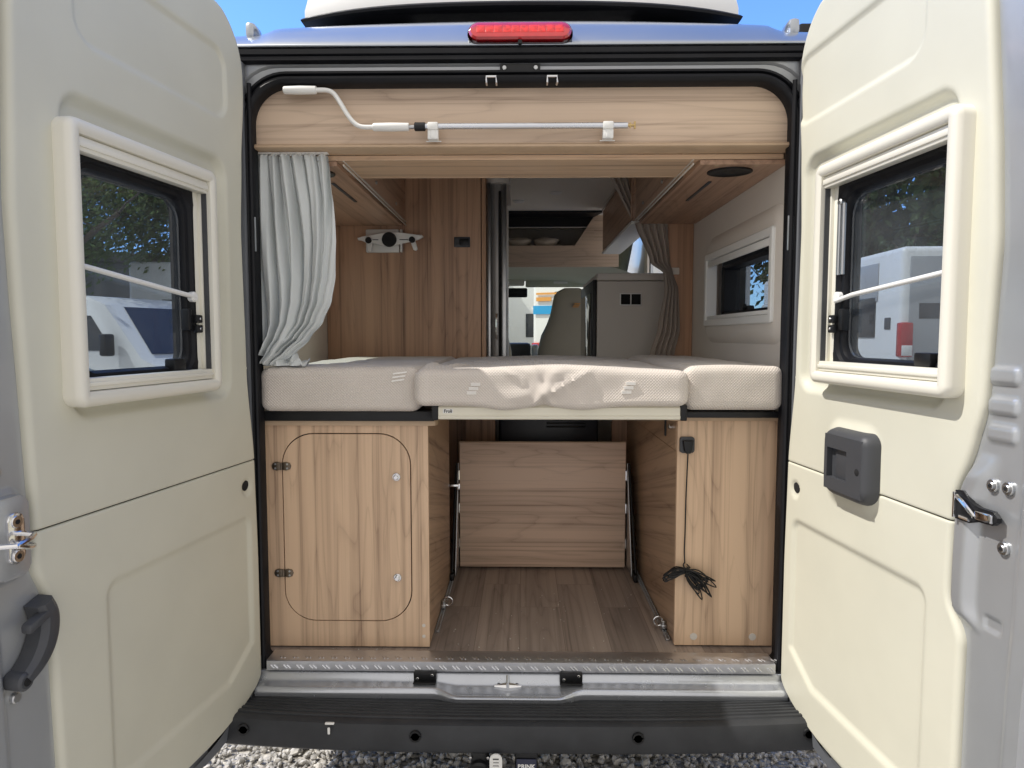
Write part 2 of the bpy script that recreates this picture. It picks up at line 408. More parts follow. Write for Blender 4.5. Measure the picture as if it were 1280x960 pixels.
# rear frame around the opening
b = bmesh.new()
rrsweep(b, -.805, .805, .462, 2.262, [.10, .10, .03, .03], [(0, .03), (0, .012), (.006, .0), (.028, -.004), (.034, -.012), (.075, -.012), (.085, -.004)], close=False)
# outer plate in four strips
for x0, x1, z0, z1 in ((-.96, -.86, .40, 2.335), (.86, .96, .40, 2.335)):
    bx(b, x0, x1, -.003, .10, z0, z1, .004)
bx(b, -.858, .858, .0, .10, 2.333, 2.349, .002)
rear = obj('rear_frame', b, M['silver_jamb'], van)

# rubber seal round the opening
b = bmesh.new()
P = [(.0, .03), (.0, -.012), (.006, -.022), (.014, -.026), (.022, -.022), (.026, -.010), (.030, -.022), (.037, -.020), (.040, -.006), (.040, .03)]
rrsweep(b, -.782, .782, .52, 2.238, [.105, .105, .02, .02], P, close=True, seg=12)
seal = obj('door_seal', b, M['rubber'], rear)
# black strip above the opening (drip channel) with a thin bright lip
b = bmesh.new()
pr = [(-.022, 2.297), (-.030, 2.302), (-.030, 2.312), (-.024, 2.315), (-.031, 2.319), (-.031, 2.332), (-.022, 2.337), (-.003, 2.338), (-.003, 2.296)]
loops(b, [[(x, y, z) for y, z in pr] for x in (-.83, -.4, 0, .4, .83)], None, False, True, True)
obj('drip_channel', b, M['rubber'], rear)
box('roof_lip', -.84, .84, -.030, .004, 2.3395, 2.347, M['silver'], rear, .003)
# central catch
b = bmesh.new(); bx(b, -.058, .058, -.022, -.0035, 2.268, 2.292, .003)
cat = obj('door_catch', b, M['black'], rear)
b = bmesh.new()
bx(b, -.145, -.060, -.014, -.006, 2.269, 2.274, .001); bx(b, .060, .118, -.014, -.006, 2.270, 2.276, .001)
for x in (-.045, .045): disc(b, (x, -.022, 2.280), (0, -1, 0), .006, .003)
obj('catch_plate', b, M['steel'], rear)
for x in (-.082, .092):
    b = bmesh.new()
    tube(b, [(x-.014, -.012, 2.236), (x-.014, -.036, 2.236), (x-.014, -.038, 2.250), (x+.014, -.038, 2.250), (x+.014, -.036, 2.236), (x+.014, -.012, 2.236)], .0034, 8)
    obj('striker_loop', b, M['chrome'], rear)

# roof: one smooth sheet with a raised middle
def roof_z(x, y):
    ax = abs(x)
    rise = .013+.118*(1-math.exp(-max(y, 0)/.085))+.022*min(1, max(y, 0)/.6)
    crown = .020*(1-(x/.8)**2)*sstep(0, .1, y)
    mid = 1-sstep(.735, .782, ax)
    side = -.004*sstep(0, .1, y)*(1-mid)
    edge = -.12*max(0, (ax-.90)/.08)**2
    return 2.345+rise*(.88+.12*mid)+crown+side+edge
b = bmesh.new(); nx = 90; ys = [-.004, .0, .008, .018, .03, .045, .062, .08, .1, .125, .155, .19, .24, .32, .5, .9, 1.45, 2., 3.6]
V = [[b.verts.new((x, y, roof_z(x, y)+(0 if y > -.001 else -.012))) for x in [-.98+1.96*i/nx for i in range(nx+1)]] for y in ys]
for j in range(len(ys)-1):
    for i in range(nx):
        if ys[j] > .31 and ys[j] < 1.43 and abs(-.98+1.96*(i+.5)/nx) < .38: continue
        b.faces.new((V[j][i], V[j][i+1], V[j+1][i+1], V[j+1][i]))
obj('roof_panel', b, M['silver'], van, angle=70)
# bracket where the awning rail ends, on the roof sides
for s in (-1, 1):
    box('rail_end_cap', min(s*.792, s*.822), max(s*.792, s*.825), .05, .12, 2.400, 2.448, M['silver'], van, .012)
box('awning_rail', .90, .96, .25, 2.9, 2.44, 2.52, M['black'], van, .008)
# lifting roof
def shell_loop(z, s, y0):
    w = .70-s; pts = []
    n = 24
    for i in range(n+1):
        u = -1+2*i/n; x = w*u
        pts.append((x, y0+s*.9+.05*abs(u)**4*1.2, z-.022*u*u))
    for i in range(n+1):
        u = 1-2*i/n; pts.append((w*u, 2.9-s, z))
    return pts
b = bmesh.new()
loops(b, [shell_loop(2.568, -.004, .20), shell_loop(2.592, -.004, .20), shell_loop(2.70, .02, .20), shell_loop(2.745, .05, .20), shell_loop(2.77, .13, .20)], None, False, False, False)
t_ = bmesh.new(); wall(t_, 'Z', 2.755, 2.768, -.60, .60, .30, 2.80, [(-.37, .37, .33, 1.44)])
SK = rr(-.37, .37, .33, 1.44, .01, 2)
loops(t_, [[(x, y, 2.335) for x, y in SK], [(x, y, 2.784) for x, y in SK]], None)
add(b, t_)
lift = obj('lifting_roof', b, M['shellwhite'], van, angle=50)
b = bmesh.new()
loops(b, [shell_loop(2.553, .006, .20), shell_loop(2.553, -.012, .20), shell_loop(2.560, -.016, .20), shell_loop(2.567, -.010, .20), shell_loop(2.567, .006, .20)], None, False, True, True)
obj('roof_seal', b, M['rubber'], lift)
b = bmesh.new(); bx(b, -.37, .37, .33, 1.44, 2.784, 2.79); obj('added_skylight_pane', b, M['milky'], lift)  # unseen skylight, added to brighten the interior

# high brake lamp
b = bmesh.new()
def lampT(a, c, d): return (a, d+(c-2.375)*.55, c)
rrsweep(b, -.147, .147, 2.352, 2.415, .030, [(0, .03), (0, -.026), (-.006, -.034), (-.02, -.036)], T=lampT, close=False, cap1=True, seg=8)
lamp = obj('brake_light', b, M['redlens'], van)
b = bmesh.new(); rrsweep(b, -.149, .149, 2.344, 2.412, .030, [(0, .03), (0, -.014), (.002, -.016), (.002, .03)], T=lampT, close=True)
obj('lamp_housing', b, M['black'], lamp)
for k in range(10):
    x = -.112+k*.0249
    b = bmesh.new(); bx(b, x-.0122, x+.0122, -.0368, -.034, 2.372, 2.398, .001, T=lambda x_, y_, z_: (x_, y_+(z_-2.375)*.55, z_)); obj('light_cell', b, M['redled'], lamp)
b = bmesh.new(); tube(b, [(0, -.030, 2.344), (0, -.046, 2.343)], .006); obj('washer_nozzle', b, M['black'], lamp)

# ---- body sides, underside, front (the closed shell)
WIN = (.10, .90, 1.53, 1.88)      # rear side window, right
KW = (1.50, 3.08, .60, 2.31)      # open sliding door
CW = (3.22, 4.0, 1.30, 1.92)      # cab side windows
b = bmesh.new(); wall(b, 'X', .955, .975, .10, 4.4, .42, 2.335, [WIN, KW, CW]); sidR = obj('side_panel', b, M['silver'], van, False)
b = bmesh.new(); wall(b, 'X', -.975, -.955, .10, 4.4, .42, 2.335, [CW, (.20, 1.0, 1.53, 1.88)]); sidL = obj('side_panel', b, M['silver'], van, False)
for s, h in ((1, CW), (-1, CW), (-1, (.20, 1.0, 1.53, 1.88))):
    x = s*.965; b = bmesh.new(); bx(b, x-.003, x+.003, h[0], h[1], h[2], h[3])
    obj('side_glass', b, M['clear'] if h != KW else M['clear'], sidR if s > 0 else sidL)
b = bmesh.new(); bx(b, -.95, .95, .03, 4.9, .49, .526); obj('van_floor', b, M['floor'], van, False)
b = bmesh.new(); bx(b, -.93, .93, .14, 5.0, .44, .48); obj('underbody', b, M['void'], van, False)
b = bmesh.new(); tube(b, [(-.72, 1.1, .33), (.72, 1.1, .33)], .05); bx(b, -.2, .5, 1.6, 3.0, .3, .44, .03); obj('rear_axle', b, M['black'], van)
for s in (-1, 1):
    for y in (1.1, 4.3):
        b = bmesh.new(); tube(b, [(s*.72, y, .34), (s*.74, y, .34), (s*.92, y, .34), (s*.94, y, .34)], [.30, .34, .34, .30], 28); w_ = obj('wheel', b, M['tyre'], van)
        b = bmesh.new(); disc(b, (s*.93, y, .34), (s, 0, 0), .2, .015, 24); obj('rim', b, M['steel'], w_)
# bonnet, windscreen surround
b = bmesh.new()
loops(b, [[(-.97, 4.4, .42), (.97, 4.4, .42), (.97, 4.4, 1.20), (-.97, 4.4, 1.20)], [(-.95, 5.1, .42), (.95, 5.1, .42), (.95, 5.1, 1.12), (-.95, 5.1, 1.12)], [(-.8, 5.5, .45), (.8, 5.5, .45), (.8, 5.5, .85), (-.8, 5.5, .85)]], None, False, False, True)
obj('bonnet', b, M['silver'], van)
b = bmesh.new()
for s in (-1, 1): tube(b, [(s*.93, 4.85, 1.13), (s*.86, 4.0, 2.02), (s*.86, 3.6, 2.3)], .05, 6)
tube(b, [(-.88, 3.98, 2.05), (.88, 3.98, 2.05)], .05, 6)
obj('windscreen_pillar', b, M['cabcream'], van)
b = bmesh.new(); v = [b.verts.new(p) for p in ((-.93, 4.87, 1.13), (.93, 4.87, 1.13), (.86, 4.0, 2.04), (-.86, 4.0, 2.04))]; b.faces.new(v)
obj('windscreen', b, M['clear'], van, False)
b = bmesh.new(); v = [b.verts.new(p) for p in ((-.93, 3.55, 2.36), (.93, 3.55, 2.36), (.88, 4.0, 2.09), (-.88, 4.0, 2.09))]; b.faces.new(v)
obj('cab_roof', b, M['cabcream'], van, False)

# ---- interior linings (parts of the van)
b = bmesh.new(); wall(b, 'X', .805, .825, .035, 1.215, .53, 2.34, [(.118, .868, 1.568, 1.838)]); linR = obj('wall_lining', b, M['lining'], van, False)
b = bmesh.new(); bx(b, .780, .806, .50, 1.2, 1.35, 1.40, .01)      # low ledge
obj('lining_ledge', b, M['lining'], linR)
b = bmesh.new(); wall(b, 'X', -.94, -.925, .10, 1.215, .53, 2.34, [(.20, 1.0, 1.53, 1.88)]); bx(b, -.94, -.80, .036, .055, .53, 2.06); linL = obj('wall_lining', b, M['lining'], van, False)
b = bmesh.new(); wall(b, 'X', .93, .945, 1.215, 3.2, .53, 2.36, [KW]); obj('door_lining', b, M['lining'], van, False)
b = bmesh.new(); wall(b, 'X', -.945, -.93, 1.215, 3.2, .53, 2.36, []); obj('wall_lining', b, M['lining'], van, False)
# ceiling with a hole under the added skylight, to let daylight in
VH = (-.25, .25, .50, .95)
b = bmesh.new(); wall(b, 'Z', 2.34, 2.36, -.95, .95, .03, 3.6, [(-.37, .37, .33, 1.44)]); ceil = obj('ceiling', b, M['ceiling'], van, False)
b = bmesh.new(); rrsweep(b, .115, .875, 1.56, 1.85, .03, [(.075, -.001), (.070, .004), (.045, .016), (.025, .020), (.0, .020), (.0, -.001)], T=lambda a, c, d: (.805-d, a, c), close=True); obj('window_surround', b, M['lining'], linR)
# window set in the right wall
def Xw(a, c, d): return (.789-d, a, c)     # (y, z, depth towards the cabin)
b = bmesh.new(); rrsweep(b, .10, .885, 1.553, 1.853, .012, [(0, -.03), (0, .010), (-.004, .014), (-.024, .014), (-.028, .010), (-.028, -.03)], T=Xw)
sw = obj('side_window', b, M['white'], van)
b = bmesh.new(); bx(b, .781, .789, .13, .858, 1.797, 1.822, .002); bx(b, .781, .789, .13, .858, 1.582, 1.596, .002); obj('blind_rail', b, M['white'], sw)
b = bmesh.new(); rrsweep(b, .125, .80, 1.58, 1.815, .04, [(0, -.10), (0, -.035), (-.02, -.03), (-.03, -.04), (-.03, -.10)], T=Xw); obj('window_seal', b, M['rubber'], sw)
b = bmesh.new(); bx(b, .870, .874, .12, .86, 1.56, 1.84); obj('window_pane', b, M['tint'], sw)
for y in (.24, .52):
    b = bmesh.new(); bx(b, .835, .862, y-.02, y+.02, 1.600, 1.626, .006); disc(b, (.835, y, 1.62), (-1, 0, 0), .012, .012); obj('window_catch', b, M['black'], sw)

# ---- sill and bumper
b = bmesh.new()
def sillprof(x):
    """(y,z) section of the painted loading sill; a dip in the middle for the striker"""
    k = (1-sstep(.145, .225, abs(x+.035)))
    yo = -.075-.028*k; zt = .468-.005*k
    return [(-.025, .496), (-.034, .492), (-.040-.004*k, .478-.006*k), (-.050-.012*k, .470-.010*k), (yo+.006, zt-.002-.004*k), (yo-.004, zt-.006), (yo-.010, .452), (yo-.006, .435), (-.02, .43), (.03, .43), (.03, .496)]
xs = [-.79+i*1.58/120 for i in range(121)]
loops(b, [[(x, y, z) for y, z in sillprof(x)] for x in xs], None, False, True, True)
sill = obj('loading_sill', b, plain('sill_paint', (.50, .525, .57), .26, metal=.7, var=.05, vscale=5, coat=.6, rvar=.05), van, angle=50)
b = bmesh.new()
pr = [(.03, .5262), (.03, .5305), (-.036, .5305), (-.0405, .528), (-.0415, .500), (-.0385, .4985), (-.0375, .5262)]
loops(b, [[(x, y, z) for y, z in pr] for x in (-.768, 0, .768)], None, False, True, True)
x = -.75
while x < .76:
    for dx in (0, .0105):
        tube(b, [(x+dx-.006, -.0425, .517), (x+dx+.005, -.0425, .506)], [.0024, .0024], 6)
        tube(b, [(x+dx+.022, -.025, .5305), (x+dx+.014, -.012, .5305)], [.0022, .0022], 6)
    x += .0395
obj('chequer_strip', b, M['plate'], sill)
b = bmesh.new()
for x in (-.285, .155):
    bx(b, x-.034, x+.034, -.054, -.043, .476, .503, .002)
    bx(b, x-.034, x+.034, -.068, -.045, .471, .477, .002)
obj('latch_plate', b, M['black'], sill)
b = bmesh.new()
for x in (-.285, .155):
    for dx, z in ((-.022, .484), (.022, .495)): disc(b, (x+dx, -.054, z), (0, -1, 0), .0045, .004)
tube(b, [(-.075+.0, -.058, .4645), (-.035, -.062, .4665), (.005, -.058, .4645)], [.004, .012, .004], 8)
tube(b, [(-.035, -.072, .466), (-.035, -.076, .484), (-.035, -.060, .4985)], .005, 8)
for x in (-.062, -.008): disc(b, (x, -.055, .466), (0, -.3, 1), .006, .004)
obj('striker', b, M['chrome'], sill)
# bumper: ribbed step and vertical face, curved round in plan
def bump_y(x): return .05*abs(x/.95)**3
b = bmesh.new()
top = [(-.060, .452), (-.066, .440), (-.070, .436), (-.098, .434)]
y = -.098
for k in range(6):
    top += [(y-.003, .4335), (y-.005, .4375), (y-.013, .4375), (y-.015, .4335)]; y -= .019
top += [(-.222, .433), (-.232, .428), (-.238, .415), (-.245, .372), (-.243, .360), (-.236, .353), (-.10, .345), (-.06, .345)]
xs = [-.93+i*1.86/60 for i in range(61)]
top = [(y, z+.014*sstep(.07, .20, -y)) for y, z in top]
loops(b, [[(x, y+bump_y(x), z) for y, z in top] for x in xs], None, False, True, True)
bump = obj('rear_bumper', b, M['bumper'], van, angle=25)
for x in (-.285, .325, -.77, .80):
    b = bmesh.new(); yb = -.2415+bump_y(x)
    tube(b, [(x, yb+.002, .416), (x, yb-.003, .416), (x, yb-.003, .416), (x, yb+.0, .416)], [.017, .016, .011, .010], 18, caps=False); disc(b, (x, yb+.001, .416), (0, -1, 0), .009, .003)
    obj('bumper_bolt', b, M['black'], bump)
b = bmesh.new(); bx(b, -.535, -.510, -.236, -.229, .444, .4490, .001); bx(b, -.526, -.519, -.2445, -.2400, .421, .440, .002); obj('bumper_clip', b, M['white'], bump)
# towing gear below the bumper
tow = thing('tow_hitch', (-.04, -.22, .2), 'black tow hitch with socket and white tag under the middle of the bumper', 'tow hitch')
b = bmesh.new(); bx(b, -.135, -.085, -.232, -.15, .26, .366, .012); disc(b, (-.11, -.232, .315), (0, -1, 0), .032, .02); obj('socket', b, M['black'], tow)
b = bmesh.new()
for s in (-1, 1): disc(b, (-.11+s*.024, -.232, .352), (0, -1, 0), .004, .004)
obj('socket_screw', b, M['chrome'], tow)
b = bmesh.new(); slab(b, rr(-.080, -.046, .275, .381, .016, 6), -.262, -.258, XZ); tg = obj('tag', b, M['label'], tow)
for k in range(5): box('printed_line', -.071+.001*(k % 2), -.055, -.2632, -.2625, .366-k*.009, .3675-k*.009+(.0015 if k == 0 else 0), M['ink'], tg)
b = bmesh.new(); bx(b, -.012, .052, -.21, -.12, .22, .352, .006); obj('hitch_bracket', b, M['black'], tow)
b = bmesh.new(); bx(b, -.008, .048, -.216, -.2115, .26, .338, .002); pl_ = obj('name_plate', b, plain('navy_plate', (.02, .025, .06), .4), tow)
text('lettering', 'BRINK', .017, M['label'], pl_, Matrix.Translation((.020, -.2168, .317)) @ Matrix.Rotation(R(90), 4, 'X'), .0006)

# ================================================================ REAR DOORS
class Door:
    def __init__(s, side, ang, tf):
        s.s = side; a = R(ang); s.ang = a
        s.H = Vector((side*.78, -.04, 0)); s.D = Vector((side*math.sin(a), -math.cos(a), 0)); s.Nn = Vector((-side*math.cos(a), -math.sin(a), 0)); s.tf = tf
    def T(s, t, n, z): return s.H+s.D*t+s.Nn*n+Vector((0, 0, z))
    def TZ(s, t, z, n): return s.T(t, n, z)

def tH(z):                                   # hinge-side edge of the trim
    e = pw(z, [(.40, .0), (.84, .0), (1.15, .008), (1.40, .040), (1.80, .052), (2.0, .040), (2.19, .020), (2.40, .02)])
    if z > 2.24: q = min(1, (z-2.24)/.16); e += .15*(1-math.sqrt(max(0, 1-q*q)))
    if z < .50: q = min(1, (.50-z)/.085); e += .42*(1-math.sqrt(max(0, 1-q*q)))
    return e
def trim(door, name, zlo, zhi, tF, parent, holes, hfun, grooved):
    """grid panel with relief hfun(t,z); rolled edges"""
    nt_, rows = 130, []
    z = zlo; zs = []
    n = int((zhi-zlo)/.0065)
    for i in range(n+1): zs.append(zlo+(zhi-zlo)*i/n)
    zs = [zlo, zlo+.0012, zlo+.003]+zs[1:-1]+[zhi-.003, zhi-.0012, zhi]
    b = bmesh.new(); G = []
    us = [.5-.5*math.cos(math.pi*i/nt_)*(.25+.75) if False else i/nt_ for i in range(nt_+1)]
    us = [0, .0015, .004, .008, .014]+[.02+.96*i/(nt_-10) for i in range(nt_-9)]+[.986, .992, .996, .9985, 1]
    for z in zs:
        a, c = tH(z), tF(z); row = []
        for u in us:
            t = lerp(a, c, u); h = hfun(t, z)
            e = min(t-a, c-t); r = .014
            if e < r: h -= r-math.sqrt(max(0, r*r-(r-e)**2))
            ez = min(z-zlo if grooved != 'top' else 9, zhi-z if grooved != 'bot' else 9)
            if ez < .004: h -= .004-math.sqrt(max(0, .004**2-(.004-ez)**2))
            ez2 = (zhi-z) if grooved == 'bot' else (z-zlo)
            if ez2 < r: h -= r-math.sqrt(max(0, r*r-(r-ez2)**2))
            row.append(b.verts.new(door.T(t, h, z)))
        G.append(row)
    for j in range(len(zs)-1):
        for i in range(len(us)-1):
            zc = (zs[j]+zs[j+1])/2; tc = lerp(tH(zc), tF(zc), (us[i]+us[i+1])/2)
            if any(h[0] < tc < h[1] and h[2] < zc < h[3] for h in holes): continue
            b.faces.new((G[j][i], G[j][i+1], G[j+1][i+1], G[j+1][i]))
    # skirt
    bd = [e for e in b.edges if e.is_boundary]
    r = bmesh.ops.extrude_edge_only(b, edges=bd)
    for v in [g for g in r['geom'] if isinstance(g, bmesh.types.BMVert)]: v.co -= door.Nn*.014
    for v in [v for v in b.verts if not v.link_faces]: b.verts.remove(v)
    return obj(name, b, M['trim'], parent, angle=60)

def build_door(side, ang):
    L_ = side < 0
    d = Door(side, ang, .8); T, TZ = d.T, d.TZ
    root = bpy.data.objects.new('rear_door', None); COL.objects.link(root); root.parent = van; root.location = d.H
    root['label'] = 'open left rear door with lever and striker on its edge' if L_ else 'open right rear door with dark grey inner pull handle'
    W = (.19, .655, 1.385, 1.925) if L_ else (.135, .62, 1.405, 1.935)     # opening in trim
    # metal shell: outer skin with hole and free edge jamb
    tO = .885 if L_ else .86
    b = bmesh.new(); t_ = bmesh.new()
    wall(t_, 'Y', -.052, -.046, -.03, tO, .372, 2.415, [(.10, .69, 1.38, 1.94), (-.03, .11, 2.29, 2.415)])
    me = bpy.data.meshes.new('x'); t_.to_mesh(me); t_.free(); b.from_mesh(me); bpy.data.meshes.remove(me)
    # taper the shell corners
    for v in b.verts:
        v.co = T(v.co.x, v.co.y, v.co.z)
    skin = obj('outer_skin', b, M['silver'], root)
    if L_:
        tF = lambda z: pwl(z, [(.40, .735), (.94, .747), (1.03, .757), (1.075, .782), (1.148, .774), (1.42, .784), (1.57, .791), (1.75, .796), (2.1, .781), (2.25, .75), (2.32, .70), (2.40, .56)])
    else:
        tF = lambda z: pwl(z, [(.40, .705), (.94, .706), (.965, .680), (.985, .668), (1.03, .666), (1.168, .669), (1.215, .676), (1.25, .694), (1.30, .712), (1.35, .724), (1.36, .732), (1.42, .737), (1.68, .749), (1.85, .738), (2.12, .709), (2.25, .68), (2.32, .63), (2.40, .50)])
    tF0 = tF; tF = lambda z: sum(tF0(z+.006*k) for k in range(-4, 5))/9
    # inner jamb band (visible painted metal beyond the trim)
    def jamb_h(t, z):
        h = -.014; te = tF(z)
        if L_:
            h += .010*sstep(.845, .862, t)-.0*z
            h += .006*(1-sstep(-.004, .006, sdrr(t, z, .79, .87, 1.075, 1.235, .02)))
            for q in ((.815, .915, .72),): pass
        else:
            h += .016*sstep(.805, .830, t)*(1-sstep(1.3, 1.34, z))+.010*sstep(.80, .83, t)*sstep(1.3, 1.34, z)
            h += .015*sstep(te-.004, te+.010, t)*(1-sstep(te+.030, te+.062, t))*(sstep(.945, .985, z)*(1-sstep(1.24, 1.30, z)))
            for zc in (1.335, 1.385, 1.44):
                h += .006*(1-sstep(-.003, .004, sdrr(t, z, .73, .79, zc-.014, zc+.014, .008)))
            h -= .005*(1-sstep(-.003, .004, sdrr(t, z, .745, .785, .968, .992, .006)))
        return h
    b = bmesh.new(); t0 = .735 if L_ else .66; G = []
    nz_ = 420; nt2 = 48
    for j in range(nz_+1):
        z = .372+(2.415-.372)*j/nz_
        sh = pw(z, [(.37, -.03), (.55, -.02), (.85, -.010), (1.05, .0), (1.3, .012), (1.8, .0), (2.1, -.03), (2.42, -.09)])
        G.append([b.verts.new(T(lerp(t0, tO+sh, i/nt2), jamb_h(lerp(t0, tO, i/nt2), z), z)) for i in range(nt2+1)]+[b.verts.new(T(tO+sh+.004, -.02, z)), b.verts.new(T(tO+sh+.002, -.05, z))])
    for j in range(nz_):
        for i in range(nt2+2):
            b.faces.new((G[j][i], G[j][i+1], G[j+1][i+1], G[j+1][i]))
    obj('jamb_panel', b, M['silver_jamb'], root, angle=60)
    # lower metal edge and hinge-side rim, dark seal against the body
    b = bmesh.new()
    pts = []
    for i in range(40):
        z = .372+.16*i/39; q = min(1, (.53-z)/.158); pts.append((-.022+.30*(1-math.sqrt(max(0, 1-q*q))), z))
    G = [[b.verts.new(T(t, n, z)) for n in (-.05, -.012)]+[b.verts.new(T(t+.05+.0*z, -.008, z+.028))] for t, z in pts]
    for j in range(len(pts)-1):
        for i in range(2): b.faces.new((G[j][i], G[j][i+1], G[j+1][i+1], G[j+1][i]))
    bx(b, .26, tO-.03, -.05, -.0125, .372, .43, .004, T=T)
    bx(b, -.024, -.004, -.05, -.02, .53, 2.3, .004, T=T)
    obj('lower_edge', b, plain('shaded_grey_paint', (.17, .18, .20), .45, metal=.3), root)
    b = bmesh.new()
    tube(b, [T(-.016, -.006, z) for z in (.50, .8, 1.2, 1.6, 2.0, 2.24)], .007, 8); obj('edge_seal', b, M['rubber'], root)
    # trims
    rx0, rx1 = (W[0]-.055, W[1]+.015)
    def h_up(t, z):
        h = -.020*(1-sstep(-.012, .012, sdrr(t, z, rx0, rx1, W[2]-.035, W[3]+.055, .045)))
        ex = .115 if L_ else .02
        h += -.0065*(1-sstep(-.005, .005, sdrr(t, z, ex, ex+.515, 2.095, 2.275, .05)))
        if not L_: h += .014*(1-sstep(-.02, .02, sdrr(t, z, .235, .435, 1.10, 1.29, .05)))
        h += .004*math.sin((z-1.15)*2.4)
        return h
    def h_lo(t, z):
        x0 = .05 if L_ else .055
        dg = z-(.545-.115*(t-x0)/.55*0)-max(0, (.12-(t-x0))*.55)
        s = max(sdrr(t, z, x0, .60, .50, .985, .03), -dg+.0)
        h = -.008*(1-sstep(-.008, .010, s))
        if not L_: h += .014*(1-sstep(-.02, .02, sdrr(t, z, .235, .435, 1.10, 1.29, .05)))
        # round finger hole dimple
        h -= .006*(1-sstep(.016, .028, math.hypot(t-.062, z-1.075)))
        return h
    ho = [(.24, .685, W[2]+.01, W[3]-.01)] if L_ else [(.20, .667, W[2]+.01, W[3]-.01)]
    up = trim(d, 'upper_trim', 1.150, 2.400, tF, root, ho, h_up, 'bot')
    lo = trim(d, 'lower_trim', .415, 1.1475, tF, root, [], h_lo, 'top')
    b = bmesh.new(); bx(b, tH(1.15)+.01, tF(1.15)-.01, -.013, -.006, 1.140, 1.158, T=T); obj('seam', b, M['void'], root)
    b = bmesh.new(); disc(b, (.062, -.009, 1.082), (0, 1, 0), .017, .005, 20, T=T); obj('finger_hole', b, M['void'], root)
    # window: frame, inner reveal, blinds, seal, pane
    F = (.222, .700, 1.371, 1.931) if L_ else (.186, .690, 1.391, 1.946)
    b = bmesh.new()
    rrsweep(b, *F, .026, [(0, -.022), (0, .026), (-.003, .036), (-.010, .041), (-.024, .041), (-.030, .036), (-.031, .028), (-.031, -.004)], T=TZ, close=False)
    fr = obj('window_frame', b, M['frame'], root)
    f0, f1, f2, f3 = F[0]+.031, F[1]-.031, F[2]+.031, F[3]-.031
    for z0, z1 in ((f3-.030, f3-.001), (f2+.001, f2+.026)):
        b = bmesh.new(); bx(b, f0+.001, f1-.001, .006, .030, z0, z1, .0025, T=T); bx(b, f0+.001, f1-.001, .010, .0335, z0+.008, z1-.008, .002, T=T)
        obj('blind_rail', b, M['frame'], fr)
    b = bmesh.new(); bx(b, f0+.0005, f0+.004, .004, .026, f2+.026, f3-.03, T=T); obj('blind_track', b, M['graypl'], fr)
    b = bmesh.new(); bx(b, f0+.004, f0+.010, .0, .014, f2+.026, f3-.03, .001, T=T); bx(b, f0+.010, f0+.026, -.006, .006, f2+.0, f3-.0, .001, T=T)
    bx(b, f1-.022, f1-.002, -.004, .008, f2, f3, .001, T=T)
    obj('side_track', b, M['frame'], fr)
    # seal ring
    b = bmesh.new()
    rrsweep(b, f0+.020, f1-.004, f2+.006, f3-.022, .065, [(.02, -.045), (.02, .004), (.0, .006), (-.012, .004), (-.016, -.004), (-.026, -.006), (-.030, -.014), (-.030, -.045)], T=TZ, seg=10)
    obj('window_seal', b, M['rubber'], fr)
    b = bmesh.new()
    rrsweep(b, f0+.055, f1-.035, f2+.035, f3-.060, .05, [(.0, -.022), (.003, -.019), (.0, -.016), (-.003, -.019)], T=TZ, seg=10)
    obj('pane_rib', b, M['tint'], fr)
    b = bmesh.new(); bx(b, f0+.03, f1-.006, -.026, -.022, f2+.01, f3-.03, T=T); obj('window_pane', b, M['tint'], fr)
    # stay arm across the window
    b = bmesh.new()
    za, zb = (1.640, 1.632) if L_ else (1.637, 1.655)
    tube(b, [T(f0+.030, .006, 1.610 if L_ else 1.60), T(f0+.10, .004, 1.618 if L_ else 1.612), T(f1-.006, .0, 1.655 if L_ else 1.64)], .0058, 10)
    disc(b, (f0+.034, -.004, 1.610), (0, 1, 0), .013, .014, T=T)
    obj('stay_arm', b, M['white'], fr)
    if not L_:
        b = bmesh.new()
        for dt in (.034, .052): tube(b, [T(f0+dt, .004, 1.665), T(f0+dt, .004, 1.84)], .0055, 10)
        disc(b, (f0+.034, -.004, 1.845), (0, 1, 0), .009, .012, T=T); obj('gas_strut', b, M['steel'], fr)
    b = bmesh.new()
    for zc in (1.555, 1.53): bx(b, f0+.018, f0+.040, .004, .018, zc-.010, zc+.010, .003, T=T)
    bx(b, f0+.042, f0+.058, -.016, .006, 1.525, 1.58, .004, T=T)
    bx(b, f1-.11 if not L_ else f0+.075, f1-.06 if not L_ else f0+.12, -.020, .008, f2+.026, f2+.055, .004, T=T)
    obj('window_catch', b, M['black'], fr)
    b = bmesh.new()
    for zc in (1.555, 1.53): disc(b, (f0+.03, .018, zc), (0, 1, 0), .0035, .003, T=T)
    obj('catch_screw', b, M['chrome'], fr)
    # trim clips
    b = bmesh.new(); disc(b, (tH(1.4)+.006, -.006, 1.42 if L_ else 1.395), (0, 1, 0), .006, .004, T=T); obj('trim_clip', b, M['frame'], root)
    b = bmesh.new(); bx(b, -.020, -.015, -.03, .004, 1.76, 1.86, .002, T=T); obj('hinge_cover', b, M['silver'], root)
    if not L_:
        # inner pull handle
        H0 = (.258, .445, 1.116, 1.285)
        b = bmesh.new()
        Th = lambda t, n, z: T(t, n*.76, z)
        ThZ = lambda t, z, n: T(t, n*.76, z)
        rrsweep(b, *H0, [.028, .035, .045, .04], [(.002, .004), (.0, .020), (-.004, .036), (-.009, .0455), (-.016, .050)], T=ThZ, close=False, seg=6)
        # face with a rectangular grip hole
        t_ = bmesh.new()
        wall(t_, 'Y', .030, .0497, H0[0]+.016, H0[1]-.016, H0[2]+.016, H0[3]-.016, [(.285, .368, 1.162, 1.236)])
        add(b, t_, Th)
        hd = obj('pull_handle', b, M['graypl'], root)
        b = bmesh.new(); bx(b, .283, .30, .012, .03, 1.16, 1.238, T=Th); bx(b, .303, .372, .010, .036, 1.160, 1.238, .006, T=Th); obj('grip', b, M['graypl'], hd)
